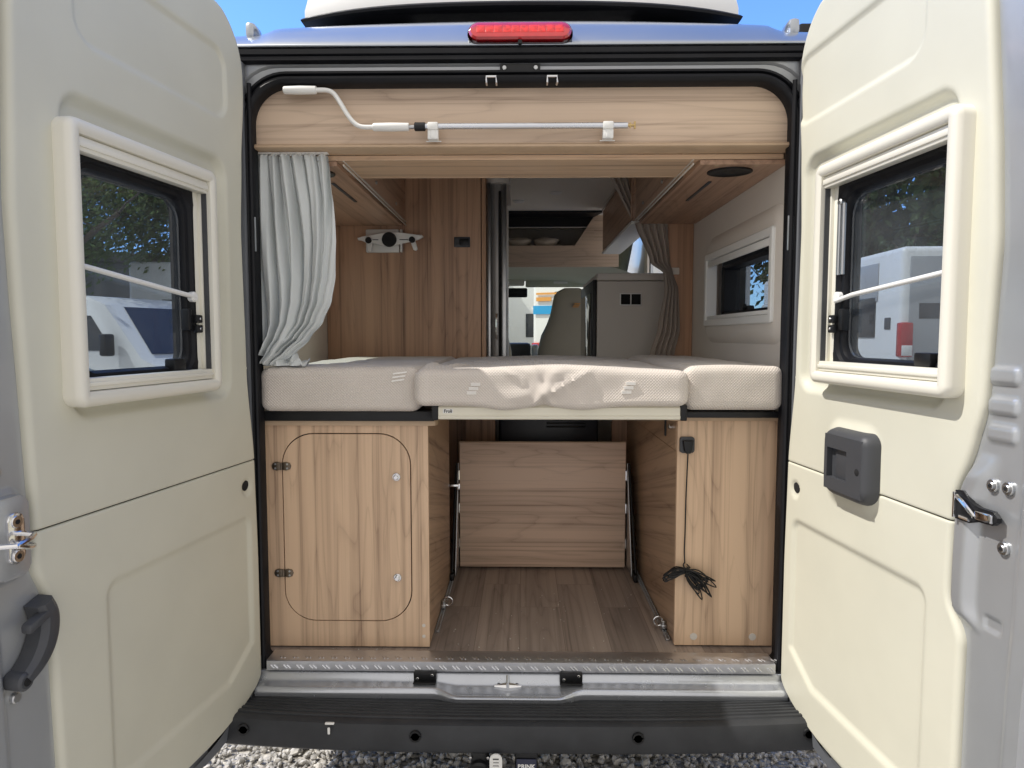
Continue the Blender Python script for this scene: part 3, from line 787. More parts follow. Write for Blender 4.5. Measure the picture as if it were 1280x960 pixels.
        b = bmesh.new(); disc(b, (.412, .0495, 1.195), (0, 1, 0), .0085, .0012, T=Th); obj('screw_hole', b, M['void'], hd)
        # latch in the jamb
        b = bmesh.new(); slab(b, [(.682, 1.215), (.702, 1.218), (.722, 1.200), (.742, 1.195), (.775, 1.195), (.785, 1.186), (.785, 1.178), (.775, 1.170), (.742, 1.168), (.72, 1.160), (.684, 1.160)], -.004, .0055, T=lambda a, c, n: T(a, n, c)); la = obj('latch', b, M['black'], root)
        b = bmesh.new(); bx(b, .738, .778, .004, .012, 1.173, 1.190, .003, T=T); tube(b, [T(.69, .008, 1.205), T(.71, .012, 1.198), T(.738, .010, 1.176)], .0045, 8); bx(b, .684, .689, .004, .013, 1.163, 1.213, .001, T=T); tube(b, [T(.70, .008, 1.168), T(.725, .010, 1.168)], .004, 8)
        obj('latch_claw', b, M['chrome'], la)
        for t, z in ((.752, 1.238), (.787, 1.240), (.783, 1.130)):
            b = bmesh.new(); disc(b, (t, -.014, z), (0, 1, 0), .0125, .006, T=T); disc(b, (t, -.008, z), (0, 1, 0), .007, .003, T=T); o_ = obj('jamb_bolt', b, M['steel'], root)
            b = bmesh.new(); disc(b, (t, -.005, z), (0, 1, 0), .0035, .0008, T=T); obj('bolt_socket', b, M['void'], o_)
    else:
        # lock plate and striker on the edge
        b = bmesh.new(); slab(b, rr(.797, .868, 1.082, 1.228, .016, 6), .012, -.02, T=lambda a, c, n: T(a, n, c), bev=.004); lp = obj('striker_plate', b, M['silver_jamb'], root)
        b = bmesh.new(); slab(b, rr(.813, .846, 1.108, 1.200, .014, 6), .0175, .010, T=lambda a, c, n: T(a, n, c), bev=.002)
        for z in (1.184, 1.122): disc(b, (.829, .0175, z), (0, 1, 0), .011, .003, T=T)
        tube(b, [T(.818, .016, 1.160), T(.821, .045, 1.160), T(.835, .052, 1.158), T(.862, .052, 1.152), T(.868, .02, 1.150)], .0048, 8)
        tube(b, [T(.818, .016, 1.141), T(.823, .045, 1.141), T(.838, .052, 1.143), T(.862, .052, 1.152)], .0048, 8)
        obj('striker_loop', b, M['chrome'], lp)
        b = bmesh.new()
        for z in (1.184, 1.122): disc(b, (.829, .0205, z), (0, 1, 0), .0045, .0008, T=T)
        obj('bolt_socket', b, M['void'], lp)
        # black lever
        b = bmesh.new()
        path = curve_pts([(.779, 1.020), (.768, .985), (.775, .945), (.795, .915), (.825, .893)], 6)
        n = len(path); Lp = []
        for i, p_ in enumerate(path):
            k = i/(n-1); w = .017-.003*k+(.006*math.sin(k*math.pi)); tg_ = (path[min(i+1, n-1)]-path[max(0, i-1)]).normalized(); nn = Vector((tg_.y, -tg_.x))
            a_, c_ = p_+nn*w, p_-nn*w
            Lp.append([(a_.x, a_.y, -.012), (a_.x, a_.y, .018), (lerp(a_.x, c_.x, .3), lerp(a_.y, c_.y, .3), .027), (lerp(a_.x, c_.x, .75), lerp(a_.y, c_.y, .75), .027), (c_.x, c_.y, .018), (c_.x, c_.y, -.012)])
        loops(b, Lp, TZ, False, True, True)
        disc(b, (.829, -.012, .892), (0, 1, 0), .017, .036, T=T)
        bx(b, .775, .822, .006, .028, .985, 1.003, .005, T=lambda a, n_, z: T(a, n_, z-.35*(a-.79)))
        lv = obj('release_lever', b, M['graypl'], root)
        b = bmesh.new(); disc(b, (.829, .0242, .892), (0, 1, 0), .008, .0008, T=T); obj('pivot_hole', b, M['void'], lv)
        for t, z, r_ in ((.836, 1.272, .007), (.822, .855, .010)):
            b = bmesh.new(); disc(b, (t, -.014, z), (0, 1, 0), r_, .008, T=T); obj('jamb_bolt', b, M['steel'], root)
    return root, d
DL, dL = build_door(-1, 8.5)
DR, dR = build_door(1, 6.0)

# ================================================================ FIXED FURNITURE (each a thing)
# fascia beam over the opening
beam = thing('overhead_beam', (0, .02, 2.06), 'wood laminate beam spanning the top of the rear opening behind the crank', 'beam')
b = bmesh.new(); slab(b, rr(-.792, .792, 2.078, 2.262, [.09, .09, .004, .004], 8), .020, .038); obj('fascia', b, M['woodX'], beam, False)
b = bmesh.new()
pr = [(.018, 2.0775), (.006, 2.076), (.001, 2.071), (.001, 2.066), (.006, 2.0625), (.076, 2.0615), (.076, 2.0775)]
loops(b, [[(x, y, z) for y, z in pr] for x in (-.795, .795)], None, False, True, True); obj('edge_moulding', b, M['edge'], beam)
b = bmesh.new(); bx(b, -.795, .795, .0765, .300, 2.046, 2.0605, .001); obj('soffit', b, wood('wood_soffit', 'X', 9.3), beam, False)
box('soffit_edge', -.545, .53, .3005, .306, 2.044, 2.062, M['edge'], beam, .002)

def cupboard(s, y1, label, extra):
    t = thing('overhead_cupboard', (s*.66, .6, 2.04), label, 'cupboard', 'overhead cupboards on the side walls')
    x0, x1 = (.545, .804) if s > 0 else (-.924, -.56)
    b = bmesh.new(); bx(b, x0, x1, .306, y1, 2.036, 2.050, .001) if False else bx(b, x0, x1, .078, y1, 2.030, 2.0445, .001); obj('base_board', b, M['woodYc'], t, False)
    xi = x0-.018 if s > 0 else x1+.018
    b = bmesh.new(); bx(b, min(xi, xi+s*.017), max(xi, xi+s*.017), .310, y1, 2.052, 2.30, .002); obj('cupboard_door', b, M['woodYc'], t)
    b = bmesh.new()
    for dz in (.0, .014): bx(b, min(xi-s*.004, xi), max(xi-s*.004, xi), .080, y1, 2.030+dz, 2.036+dz, .001)
    obj('edge_strip', b, M['greige'], t)
    b = bmesh.new()
    for y in (.55, .95): disc(b, (xi, y, 2.085), (-s, 0, 0), .007, .006)
    obj('knob', b, M['steel'], t)
    # speaker opening
    cx = .66*s
    b = bmesh.new(); n = 28
    loops(b, [[(cx+.070*math.cos(2*math.pi*k/n)*q, .165+.062*math.sin(2*math.pi*k/n)*q, z) for k in range(n)] for q, z in ((1, 2.0298), (1, 2.0260), (.93, 2.0252), (.88, 2.0275), (.3, 2.0282))], None, False, False, True)
    obj('speaker', b, M['black'], t)
    b = bmesh.new(); bx(b, .635*s-.006, .635*s+.006, .30, .62, 2.0265, 2.0295, .001); obj('rail', b, M['graypl'], t)
    b = bmesh.new()
    for x in (.60, .72): disc(b, (x*s, .092, 2.030), (0, 0, -1), .009, .0015)
    obj('screw_cap', b, M['edge'], t)
    return t
cupboard(1, 1.16, 'wood overhead cupboard along the right wall with an oval speaker underneath', 0)
cupboard(-1, 1.19, 'wood overhead cupboard above the pale curtain on the left wall', 0)

# wardrobe wall with socket
wd = thing('wardrobe', (-.55, 1.2, .53), 'tall wood wardrobe wall standing behind the left mattress', 'wardrobe')
b = bmesh.new(); bx(b, -.922, -.19, 1.205, 1.225, .53, 2.335); obj('panel', b, M['woodZw'], wd, False)
b = bmesh.new(); bx(b, -.186, -.166, 1.20, 1.45, .53, 2.335, .003); bx(b, -.922, -.19, 1.23, 2.2, .53, 2.33); obj('corner_post', b, M['woodZw'], wd)
b = bmesh.new(); bx(b, -.316, -.240, 1.197, 1.2045, 1.930, 1.978, .003); s_ = obj('wall_socket', b, M['graypl'], wd)
b = bmesh.new(); bx(b, -.290, -.246, 1.194, 1.198, 1.938, 1.970, .002); obj('rocker', b, M['black'], s_)
b = bmesh.new(); bx(b, -.305, -.301, 1.1955, 1.1975, 1.938, 1.970); obj('indicator', b, M['graypl'], s_)

# washroom column with its rounded sliding door
wc = thing('washroom_door', (-.12, 1.3, .53), 'tall narrow grey washroom door with rounded metal edge beside the wardrobe', 'door')
b = bmesh.new()
tube(b, [(-.115, 1.30, z) for z in (.53, 1.4, 2.235)], .045, 24, caps=False); obj('door_leaf', b, plain('grey_profile', (.30, .29, .28), .35, metal=.4), wc)
b = bmesh.new(); tube(b, [(-.112, 1.29, 2.235), (-.112, 1.29, 2.262)], .062, 24); bx(b, -.165, -.06, 1.25, 1.9, 2.255, 2.335); obj('top_ring', b, M['greige'], wc)
b = bmesh.new(); bx(b, -.108, -.096, 1.246, 1.262, .6, 2.20, .003); obj('gap_strip', b, M['void'], wc)
b = bmesh.new(); bx(b, -.160, -.145, 1.24, 1.27, .53, 2.24, .004); bx(b, -.092, -.070, 1.248, 1.30, .53, 2.235, .004); obj('edge_profile', b, M['steel'], wc)
b = bmesh.new(); tube(b, [(-.118, 1.235, 1.50), (-.118, 1.228, 1.52), (-.118, 1.228, 1.60), (-.118, 1.235, 1.62)], .005, 8); obj('pull', b, M['chrome'], wc)
b = bmesh.new(); bx(b, -.93, -.085, 1.9, 2.4, .53, 2.335, .01); obj('washroom_wall', b, M['greige'], wc)

# bench cabinets
def bench_left():
    t = thing('bench_cabinet', (-.54, .4, .53), 'low wood cabinet with a round cornered door under the left mattress', 'cabinet', 'cabinets under the bed')
    b = bmesh.new(); n = 10
    # front plate with rounded-rectangular hole built from matching loops
    hx = (-.742, -.338, .613, 1.212); seg = 10
    inner = rr(*hx, .10, seg); outer = rr(-.804, -.285, .531, 1.2355, .0008, seg)
    for yy, flip in ((.056, 0), (.072, 1)):
        loops(b, [[(a, yy, c) for a, c in outer], [(a, yy, c) for a, c in inner]], None)
    loops(b, [[(a, .056, c) for a, c in inner], [(a, .072, c) for a, c in inner]], None)
    loops(b, [[(a, .056, c) for a, c in outer], [(a, .072, c) for a, c in outer]], None)
    obj('front_panel', b, M['woodZ'], t, False)
    b = bmesh.new(); slab(b, rr(hx[0]+.0034, hx[1]-.0034, hx[2]+.0034, hx[3]-.0034, .0967, seg), .0548, .070, bev=.0012)
    dr = obj('cabinet_door', b, M['woodZ'], t, False)
    box('door_gap', -.76, -.32, .0715, .0755, .60, 1.225, M['void'], t)
    for z in (1.108, .768):
        b = bmesh.new()
        for s in (-1, 1):
            x = -.7425+s*.0165
            slab(b, [(x+dx*s, z+dz) for dx, dz in ((-.014, -.011), (-.002, -.0135), (.010, -.010), (.014, 0), (.010, .010), (-.002, .0135), (-.014, .011), (-.017, 0))], .0505, .0545, bev=.001)
        tube(b, [(-.7425, .0495, z-.011), (-.7425, .0495, z+.011)], .0035, 8)
        h = obj('hinge', b, M['bronze'], dr)
        b = bmesh.new()
        for s in (-1, 1):
            for q in (-.0065, .0065): disc(b, (-.7425+s*.0185, .0505, z+q), (0, -1, 0), .0032, .0012, 10)
        obj('hinge_screw', b, M['steel'], h)
    for z in (1.075, .755):
        b = bmesh.new(); disc(b, (-.384, .0546, z), (0, -1, 0), .0125, .004); tube(b, [(-.384, .051, z), (-.384, .043, z), (-.384, .0405, z)], [.006, .0085, .006], 16); obj('knob', b, M['chrome'], dr)
    b = bmesh.new(); bx(b, -.302, -.2855, .073, .66, .531, 1.2355, .0008); obj('side_panel', b, M['woodY'], t, False)
    b = bmesh.new()
    slab(b, [(-.83, .046), (-.275, .046), (-.262, .052), (-.256, .066), (-.256, .10), (-.268, .12), (-.268, .66), (-.83, .66)], 1.2365, 1.252, T=lambda a, c, z: (a, c, z)); obj('top_board', b, M['edge'], t)
    b = bmesh.new()
    for z in (.600, .565): disc(b, (-.303, .056, z), (0, -1, 0), .0055, .0012)
    obj('screw_cap', b, M['greige'], t)
    b = bmesh.new(); bx(b, -.84, -.302, .66, .675, .531, 1.235); obj('back_panel', b, M['woodZw'], t, False)
    return t
bench_left()
def bench_right():
    t = thing('bench_cabinet', (.65, .4, .53), 'plain fronted wood cabinet with a power socket under the right mattress', 'cabinet', 'cabinets under the bed')
    b = bmesh.new(); bx(b, .491, .800, .080, .097, .531, 1.2495, .0012); obj('front_panel', b, M['woodZ2'], t, False)
    b = bmesh.new(); bx(b, .4915, .508, .0975, 1.17, .531, 1.150, .0008); obj('side_panel', b, M['woodY'], t, False)
    b = bmesh.new(); bx(b, .4895, .508, .0975, 1.17, 1.1525, 1.2495, .0008); dw = obj('drawer_front', b, M['woodY'], t, False)
    b = bmesh.new(); disc(b, (.4895, .150, 1.222), (-1, 0, 0), .009, .012); obj('knob', b, M['chrome'], dw)
    b = bmesh.new(); bx(b, .484, .4893, .235, .250, 1.178, 1.2495, .003); obj('strap', b, M['black'], dw)
    b = bmesh.new(); slab(b, [(.805, .070), (.470, .070), (.462, .078), (.462, .10), (.478, .12), (.478, 1.17), (.805, 1.17)], 1.2505, 1.264, T=lambda a, c, z: (a, c, z)); obj('top_board', b, M['edge'], t)
    b = bmesh.new()
    for x in (.552, .738): disc(b, (x, .080, .560), (0, -1, 0), .0115, .0018)
    obj('screw_cap', b, M['greige'], t)
    b = bmesh.new()
    for y, z in ((.30, 1.14), (.118, 1.13), (.118, .80)): disc(b, (.4915, y, z), (-1, 0, 0), .004, .001)
    obj('small_cap', b, M['edge'], t)
    b = bmesh.new(); slab(b, rr(.497, .542, 1.150, 1.200, .008, 5), .070, .080, bev=.002); so = obj('socket_plate', b, M['graypl'], t)
    return t
bench_right()
# plug with cable hanging off the socket
cb = thing('power_cable', (.52, .06, .8), 'black plug and thin cable tied in a loose bundle hanging on the right cabinet', 'cable')
b = bmesh.new(); slab(b, [(.503, 1.190), (.536, 1.190), (.531, 1.158), (.526, 1.150), (.514, 1.150), (.508, 1.158)], .052, .0695, bev=.004); obj('plug', b, M['black'], cb)
b = bmesh.new(); tube(b, curve_pts([(.520, .062, 1.152), (.5195, .066, 1.10), (.518, .070, 1.0), (.5175, .071, .9), (.516, .070, .84), (.517, .066, .802)], 5), .0022, 7); obj('cord', b, M['black'], cb)
b = bmesh.new(); rnd = random.Random(4); cx, cz = .517, .785
for k in range(24):
    left = k % 3 == 0
    ln = rnd.uniform(.05, .075) if left else rnd.uniform(.06, .105)
    a = R(rnd.uniform(185, 215)) if left else R(rnd.uniform(-62, -14))
    dx, dz = math.cos(a), math.sin(a); px, pz = -dz, dx; w = rnd.uniform(.005, .013); yo = .052+rnd.uniform(-.012, .014)
    tube(b, curve_pts([(cx, yo, cz+rnd.uniform(-.006, .006)), (cx+dx*ln*.5+px*w, yo-.006, cz+dz*ln*.5+pz*w), (cx+dx*ln, yo-.004, cz+dz*ln+rnd.uniform(-.004, .004)-.008), (cx+dx*ln*.5-px*w, yo+.004, cz+dz*ln*.5-pz*w), (cx, yo+.003, cz)], 5), .0021, 6)
for k in range(4): tube(b, [(cx-.006+k*.001, .036, cz-.014+k*.008), (cx+.010, .040, cz-.012+k*.008), (cx+.008, .070, cz-.012+k*.008)], .0024, 6)
tube(b, curve_pts([(.517, .066, .805), (.510, .055, .80), (.514, .045, .79), (.524, .050, .785)], 4), .0022, 6)
obj('bundle', b, M['black'], cb)

# lashing rails with rings on the floor
for s, x, ya_, yb_, yr, lab in ((-1, -.276, .17, .72, .37, 'perforated lashing rail with ring on the floor by the left cabinet'), (1, .481, .12, .78, .21, 'perforated lashing rail with ring on the floor by the right cabinet')):
    t = thing('lashing_rail', (x, .4, .53), lab, 'rail', 'lashing rails on the floor')
    b = bmesh.new(); bx(b, x-.007, x+.007, ya_, yb_, .5265, .5325, .001)
    y = ya_
    while y < yb_:
        bx(b, x-.007, x-.003, y, y+.008, .5325, .5365, .001); bx(b, x+.003, x+.007, y, y+.008, .5325, .5365, .001); y += .018
    obj('rail', b, M['steel'], t)
    b = bmesh.new(); bx(b, x-.009, x+.009, yr-.028, yr+.028, .537, .553, .004); disc(b, (x, yr-.012, .552), (0, 0, 1), .009, .010)
    obj('fitting', b, M['steel'], t)
    b = bmesh.new(); n = 20; cx_ = x-s*.016
    loops(b, [[(cx_+(.0155+.0028*math.cos(q*math.pi/4))*math.cos(2*math.pi*k/n), yr-.004+.0028*math.sin(q*math.pi/4), .556+(.0155+.0028*math.cos(q*math.pi/4))*math.sin(2*math.pi*k/n)) for k in range(n)] for q in range(8)], None, True)
    obj('ring', b, M['chrome'], t)

# folding partition panel between the cabinets
pp = thing('folding_panel', (.09, .8, .53), 'wood board standing upright across the gangway between the cabinets', 'panel')
b = bmesh.new(); bx(b, -.257, .440, .795, .812, .536, 1.068, .0015); obj('board', b, M['woodXp'], pp, False)
b = bmesh.new(); bx(b, -.257, .440, .7955, .811, 1.0685, 1.071); obj('edging', b, M['edge'], pp)
b = bmesh.new(); slab(b, [(.80, .98), (.812, .98), (.812, .545), (.66, .545), (.66, .565)], .446, .449, T=lambda a, c, x: (x, a, c)); slab(b, [(.80, .98), (.812, .98), (.812, .545), (.66, .545), (.66, .565)], -.264, -.261, T=lambda a, c, x: (x, a, c)); obj('side_bracket', b, M['steel'], pp)
b = bmesh.new(); tube(b, [(.455, .80, .98), (.466, .66, .55)], .005, 6); tube(b, [(-.270, .80, .98), (-.278, .66, .55)], .005, 6)
bx(b, .452, .468, .63, .70, .53, .56, .004); bx(b, -.284, -.268, .63, .70, .53, .56, .004); obj('stay', b, M['black'], pp)
b = bmesh.new()
for z in (.93, .79, .64):
    for x in (.4425, -.2595): tube(b, [(x, .793, z-.02), (x, .793, z+.02)], .004, 8)
obj('hinge', b, M['chrome'], pp)
# what stands in the dark under the bed
hb = thing('heater_box', (.15, 1.1, .53), 'dark blue black appliance with louvres in the shadow under the bed', 'heater')
b = bmesh.new(); bx(b, -.10, .36, 1.12, 1.5, .54, 1.24, .01); obj('casing', b, plain('dark_casing', (.012, .016, .03), .35), hb)
for k in range(8): box('louvre', .12, .30, 1.108, 1.119, 1.09+k*.016, 1.097+k*.016, M['black'], hb, .002)
b = bmesh.new()
for x, z in ((-.06, 1.19), (-.045, 1.183), (-.02, 1.178)): bx(b, x-.006, x+.006, 1.115, 1.119, z-.003, z+.003, .001)
obj('fitting', b, M['steel'], hb)
b = bmesh.new(); bx(b, -.255, -.12, 1.10, 1.115, .53, 1.25); bx(b, .42, .49, 1.10, 1.115, .53, 1.25); bk = obj('partition_panel', b, M['woodZw'], None, False)
tag(bk, 'narrow dark wood partition panels in the shadow behind the upright board', 'panel')
b = bmesh.new(); bx(b, -.26, -.246, .69, .705, .89, .915, .002); bx(b, -.30, -.25, .675, .70, .905, .915, .002)
lt = obj('bed_latch', b, M['chrome'], None); tag(lt, 'small metal latch beside the left end of the upright board', 'latch')

# ---- slatted base and bed board
for s, x0, x1, lab in ((-1, -.80, -.262, 'black slatted bed base resting on the left cabinet'), (1, .492, .80, 'black slatted bed base resting on the right cabinet')):
    t = thing('slatted_bed_base', ((x0+x1)/2, .6, 1.26), lab, 'bed', 'slatted beds')
    zb = 1.2525 if s < 0 else 1.2645
    b = bmesh.new(); bx(b, x0, x1, .03, .05, zb, 1.283, .002); bx(b, x0, x1, 1.15, 1.17, zb, 1.283, .002); obj('rail', b, M['black'], t)
    for k in range(6): box('slat', x0, x1, .10+k*.18, .18+k*.18, 1.268, 1.280, M['black'], t, .002)
bb = thing('bed_board', (.11, .5, 1.27), 'cream bed board bridging the gap between the two cabinets', 'bed board')
b = bmesh.new(); pr = [(-.020, 1.264), (-.026, 1.267), (-.028, 1.274), (-.024, 1.279), (-.024, 1.300), (-.016, 1.308), (.0, 1.308), (1.12, 1.308), (1.12, 1.266), (.0, 1.264)]
loops(b, [[(x, y, z) for y, z in pr] for x in (-.242, .100, .474)], None, False, True, True); obj('board', b, M['slatcream'], bb)
b = bmesh.new(); bx(b, -.262, -.243, -.028, .05, 1.262, 1.310, .003); bx(b, .475, .494, -.028, .05, 1.262, 1.310, .003); obj('end_bracket', b, M['black'], bb)
b = bmesh.new(); slab(b, rr(-.228, -.198, 1.2835, 1.2965, .001, 2), -.0252, -.0243); lb = obj('name_label', b, M['label'], bb, False)
text('lettering', 'Froli', .0135, M['ink'], lb, Matrix.Translation((-.213, -.0254, 1.2895)) @ Matrix.Rotation(R(90), 4, 'X'), .0004)

# ---- mattresses: a rounded section swept across, displaced by folds
def mattress(x0, x1, yf, yb, z0, z1, label, fold=None, re=.045, crown=0.0):
    t = thing('mattress', ((x0+x1)/2, .6, z0), label, 'mattress', 'mattress sections on the bed')
    b = bmesh.new(); r = .024; sec = []
    for cy_, cz_, a0 in ((yf+r, z1-r, 90), (yf+r, z0+r*.8, 180), (yb-r, z0+r*.8, 270), (yb-r, z1-r, 0)):
        for i in range(7):
            a = R(a0+90*i/6); sec.append((cy_+r*math.cos(a), cz_+r*math.sin(a)*(1 if a0 in (90, 0) else .8)))
    # densify the long sides
    S = []
    for i in range(len(sec)):
        p, q = sec[i], sec[(i+1) % len(sec)]; L_ = math.hypot(q[0]-p[0], q[1]-p[1]); m = max(1, int(L_/.012) if p[0] < yf+.2 and q[0] < yf+.2 else int(L_/.05))
        if p[0] > yf+.2 or q[0] > yf+.2: m = max(1, int(L_/.025))
        for k in range(m): S.append((lerp(p[0], q[0], k/m), lerp(p[1], q[1], k/m)))
    nx_ = int((x1-x0)/.006); ls = []
    zc, yc = (z0+z1)/2, (yf+yb)/2
    for i in range(nx_+1):
        x = lerp(x0, x1, i/nx_); e = min(x-x0, x1-x); k = 1.
        if e < re: k = 1-(1-math.sqrt(max(0, 1-((re-e)/re)**2)))*.55
        ring = []
        for y, z in S:
            dy = y-yc; dz = z-zc
            yy = yc+math.copysign(max(0, abs(dy)-(1-k)*.05), dy); zz = zc+dz*(.25+.75*k if e < re else 1) if e < re else z
            wgt = 1-sstep(yf+.1, yf+.6, y)*.5
            top_ = sstep(zc-.02, z1-.005, z)
            zz += (crown*math.sin(math.pi*(x-x0)/(x1-x0)) + .004*nz(x, y, 0, 4)+.002*nz(x, y, 3, 13))*top_
            yy += (.003*nz(x, z, 5, 6)+.0015*nz(x, z, 9, 18))*(1-sstep(yf, yf+.1, y))
            if fold: a_, c_ = fold(x, yy, zz, yf, z0, z1); yy += a_; zz += c_
            ring.append((x, yy, zz))
        ls.append(ring)
    loops(b, ls, None, False, True, True)
    o = obj('cover', b, M['mattress'], t, angle=80)
    return t, o
def fold_mid(x, y, z, yf, z0, z1):
    fr = 1-sstep(yf+.01, yf+.10, y)
    dy = dz = 0.
    px, pz = .070, 1.348
    dx = x-px; dzz = z-pz; rad = math.hypot(dx, dzz); ang = math.atan2(dzz, dx)
    # pulled knot with radiating creases
    dy += -.014*math.exp(-(rad/.018)**2)*fr
    dy += (-.004*math.sin(ang*6+1.2+9*rad+2*nz(x, z, 1, 20))*math.exp(-((rad-.05)/.045)**2))*fr
    dy += .008*math.exp(-((dx-.0)/.009)**2)*sstep(0, .05, pz-z)*fr
    # diagonal creases sweeping up to the right
    for (ax, az, sl, wd_, am, lo_, hi) in ((.07, 1.335, .55, .008, -.013, 0, .13), (.07, 1.352, .32, .007, -.009, 0, .10), (.05, 1.36, -.55, .007, -.007, -.08, .02), (.07, 1.33, -.10, .006, -.008, -.13, 0)):
        q = x-ax
        if lo_-.03 < q < hi+.03:
            ds = (z-(az+sl*q))/math.sqrt(1+sl*sl); dy += am*math.exp(-(ds/wd_)**2)*sstep(lo_-.03, lo_+.01, q)*(1-sstep(hi-.04, hi+.03, q))*fr
    # hem hangs lower on either side of the knot
    low = 1-sstep(z0, z0+.05, z)
    dz += -low*fr*(.013*math.exp(-((x+.04)/.07)**2)+.012*math.exp(-((x-.18)/.08)**2)-.006*math.exp(-((x-.07)/.03)**2))
    dy += -.006*low*fr
    # bunched cover at the upper left corner and a ruck on top
    tp = sstep(z1-.03, z1, z)
    dz += tp*(.016*math.exp(-((x+.275)/.030)**2-((y-.10)/.10)**2)+.012*math.exp(-((x+.215-.25*(y-.1))/.014)**2)*math.exp(-((y-.15)/.12)**2))
    dz += tp*.004*math.sin(x*9)*math.exp(-((y-.25)/.2)**2)
    dy += -.008*math.exp(-((x+.295)/.02)**2)*fr
    return dy, dz
mL, oL = mattress(-.790, -.297, .000, 1.16, 1.284, 1.418, 'left mattress section lying under the pale curtain', re=.034)
mR, oR = mattress(.488, .792, .000, 1.16, 1.290, 1.422, 'right mattress section beside the inside window', re=.034, crown=.004)
mM, oM = mattress(-.314, .498, -.048, 1.18, 1.306, 1.412, 'middle mattress section with rucked cover hanging over the cream board', fold_mid, re=.038, crown=.012)
def woven(parent, x, z, y, w=.030, up=0.):
    b = bmesh.new()
    for k in range(3):
        zz = z+.0125*(k-1); sh = .006*(k-1)+.002
        for j in range(3):
            q = zz+(j-1)*.0032
            slab(b, [(x-w/2+sh, q-.0012), (x+w/2+sh-.002, q-.0012), (x+w/2+sh, q+.0012), (x-w/2+sh+.002, q+.0012)], y-.0008, y+.004)
    return obj('woven_mark', b, M['logo'], parent, False)
woven(oM, -.137, 1.359, -.0515); woven(oM, .315, 1.362, -.0515)
b = bmesh.new()
for k in range(3): slab(b, [(-.385+k*.002, 1.375+k*.011), (-.348+k*.004, 1.380+k*.011), (-.346+k*.004, 1.385+k*.011), (-.383+k*.002, 1.380+k*.011)], -.0035, .004, XZ)
obj('woven_mark', b, M['logo'], oL, False)

# ---- left curtain
cu = thing('curtain', (-.7, .08, 2.06), 'pale curtain hanging in pleats over the left mattress, gathered towards the left edge', 'curtain', 'curtains')
b = bmesh.new(); NU, NV = 300, 130
RE = [(0, -.574), (.08, -.568), (.25, -.556), (.42, -.550), (.58, -.556), (.70, -.570), (.80, -.598), (.88, -.640), (.95, -.692), (1.0, -.738)]
LE = [(0, -.812), (.5, -.806), (.8, -.800), (1, -.796)]
G = []
for j in range(NV+1):
    v = j/NV; row = []
    r_, l_ = pw(v, RE), pw(v, LE)
    for i in range(NU+1):
        u = i/NU
        uu = u+.012*math.sin(u*31+v*3)*min(1, v*3)
        x = lerp(l_, r_, uu)
        wide = sstep(.62, .92, u)*sstep(.05, .45, v)          # outer pleats open into a smooth sheet
        ph = 2*math.pi*(8.0*u+.35*math.sin(5*u+2.2*v))+.9*math.sin(3.1*v+u*5)+1.2*v*u
        amp = (.0165+.009*sstep(0, .5, v))*(1-.80*wide)*(1-.2*math.sin(v*3+u*17))
        y = .046+amp*math.sin(ph)+.006*math.sin(2.3*ph+4*v)*(1-.8*wide)+.009*nz(u*7, v*1.6, 2, 1.3)
        y += -.035*wide*math.sin(math.pi*min(1, v*1.05))
        x += .0045*math.cos(ph)*(1-wide)
        # bottom: cloth swept to the left, lying on the mattress
        s_ = sstep(.80, 1.0, v)
        z = lerp(2.056, 1.432, v) - .010*(1-math.cos(ph))*(.3 if v < .03 else 0)
        z += s_*(.050*(1-u)*.3 - .0*u)
        y -= .035*s_*math.sin(math.pi*u)+.012*s_*math.sin(ph*1.5+3)
        z += .012*s_*math.sin(ph*.7)
        row.append(b.verts.new((x, y, z)))
    G.append(row)
for j in range(NV):
    for i in range(NU): b.faces.new((G[j][i], G[j][i+1], G[j+1][i+1], G[j+1][i]))
cs = obj('drape', b, M['curtain'], cu, angle=180)
# crumpled tail lying on the mattress
b = bmesh.new(); G = []
for j in range(41):
    q = j/40; row = []
    for i in range(71):
        p_ = i/70; x = -.796+.135*p_*(.95+.1*math.sin(q*3)); k = 1-abs(2*q-1)
        z = 1.4225+.050*math.sin(math.pi*q)*(1-p_*.75)+.012*math.sin(p_*15+q*7)*math.sin(math.pi*q)+.007*math.sin(p_*33-q*11)*math.sin(math.pi*q)
        y = .015+.085*q+.008*math.sin(p_*11+3*q)+.010*math.sin(p_*21+q*9)
        row.append(b.verts.new((x, y, max(1.4205, z))))
    G.append(row)
for j in range(40):
    for i in range(70): b.faces.new((G[j][i], G[j][i+1], G[j+1][i+1], G[j+1][i]))
obj('tail', b, M['curtain'], cu, angle=180)
b = bmesh.new(); bx(b, -.81, -.575, .034, .050, 2.0560, 2.0612, .001)
for k in range(16):
    x = -.80+k*.0145; tube(b, [(x, .040, 2.060), (x+.003, .030, 2.054), (x, .022, 2.046), (x-.004, .028, 2.050)], .0012, 5)
obj('hook_track', b, M['white'], cu)

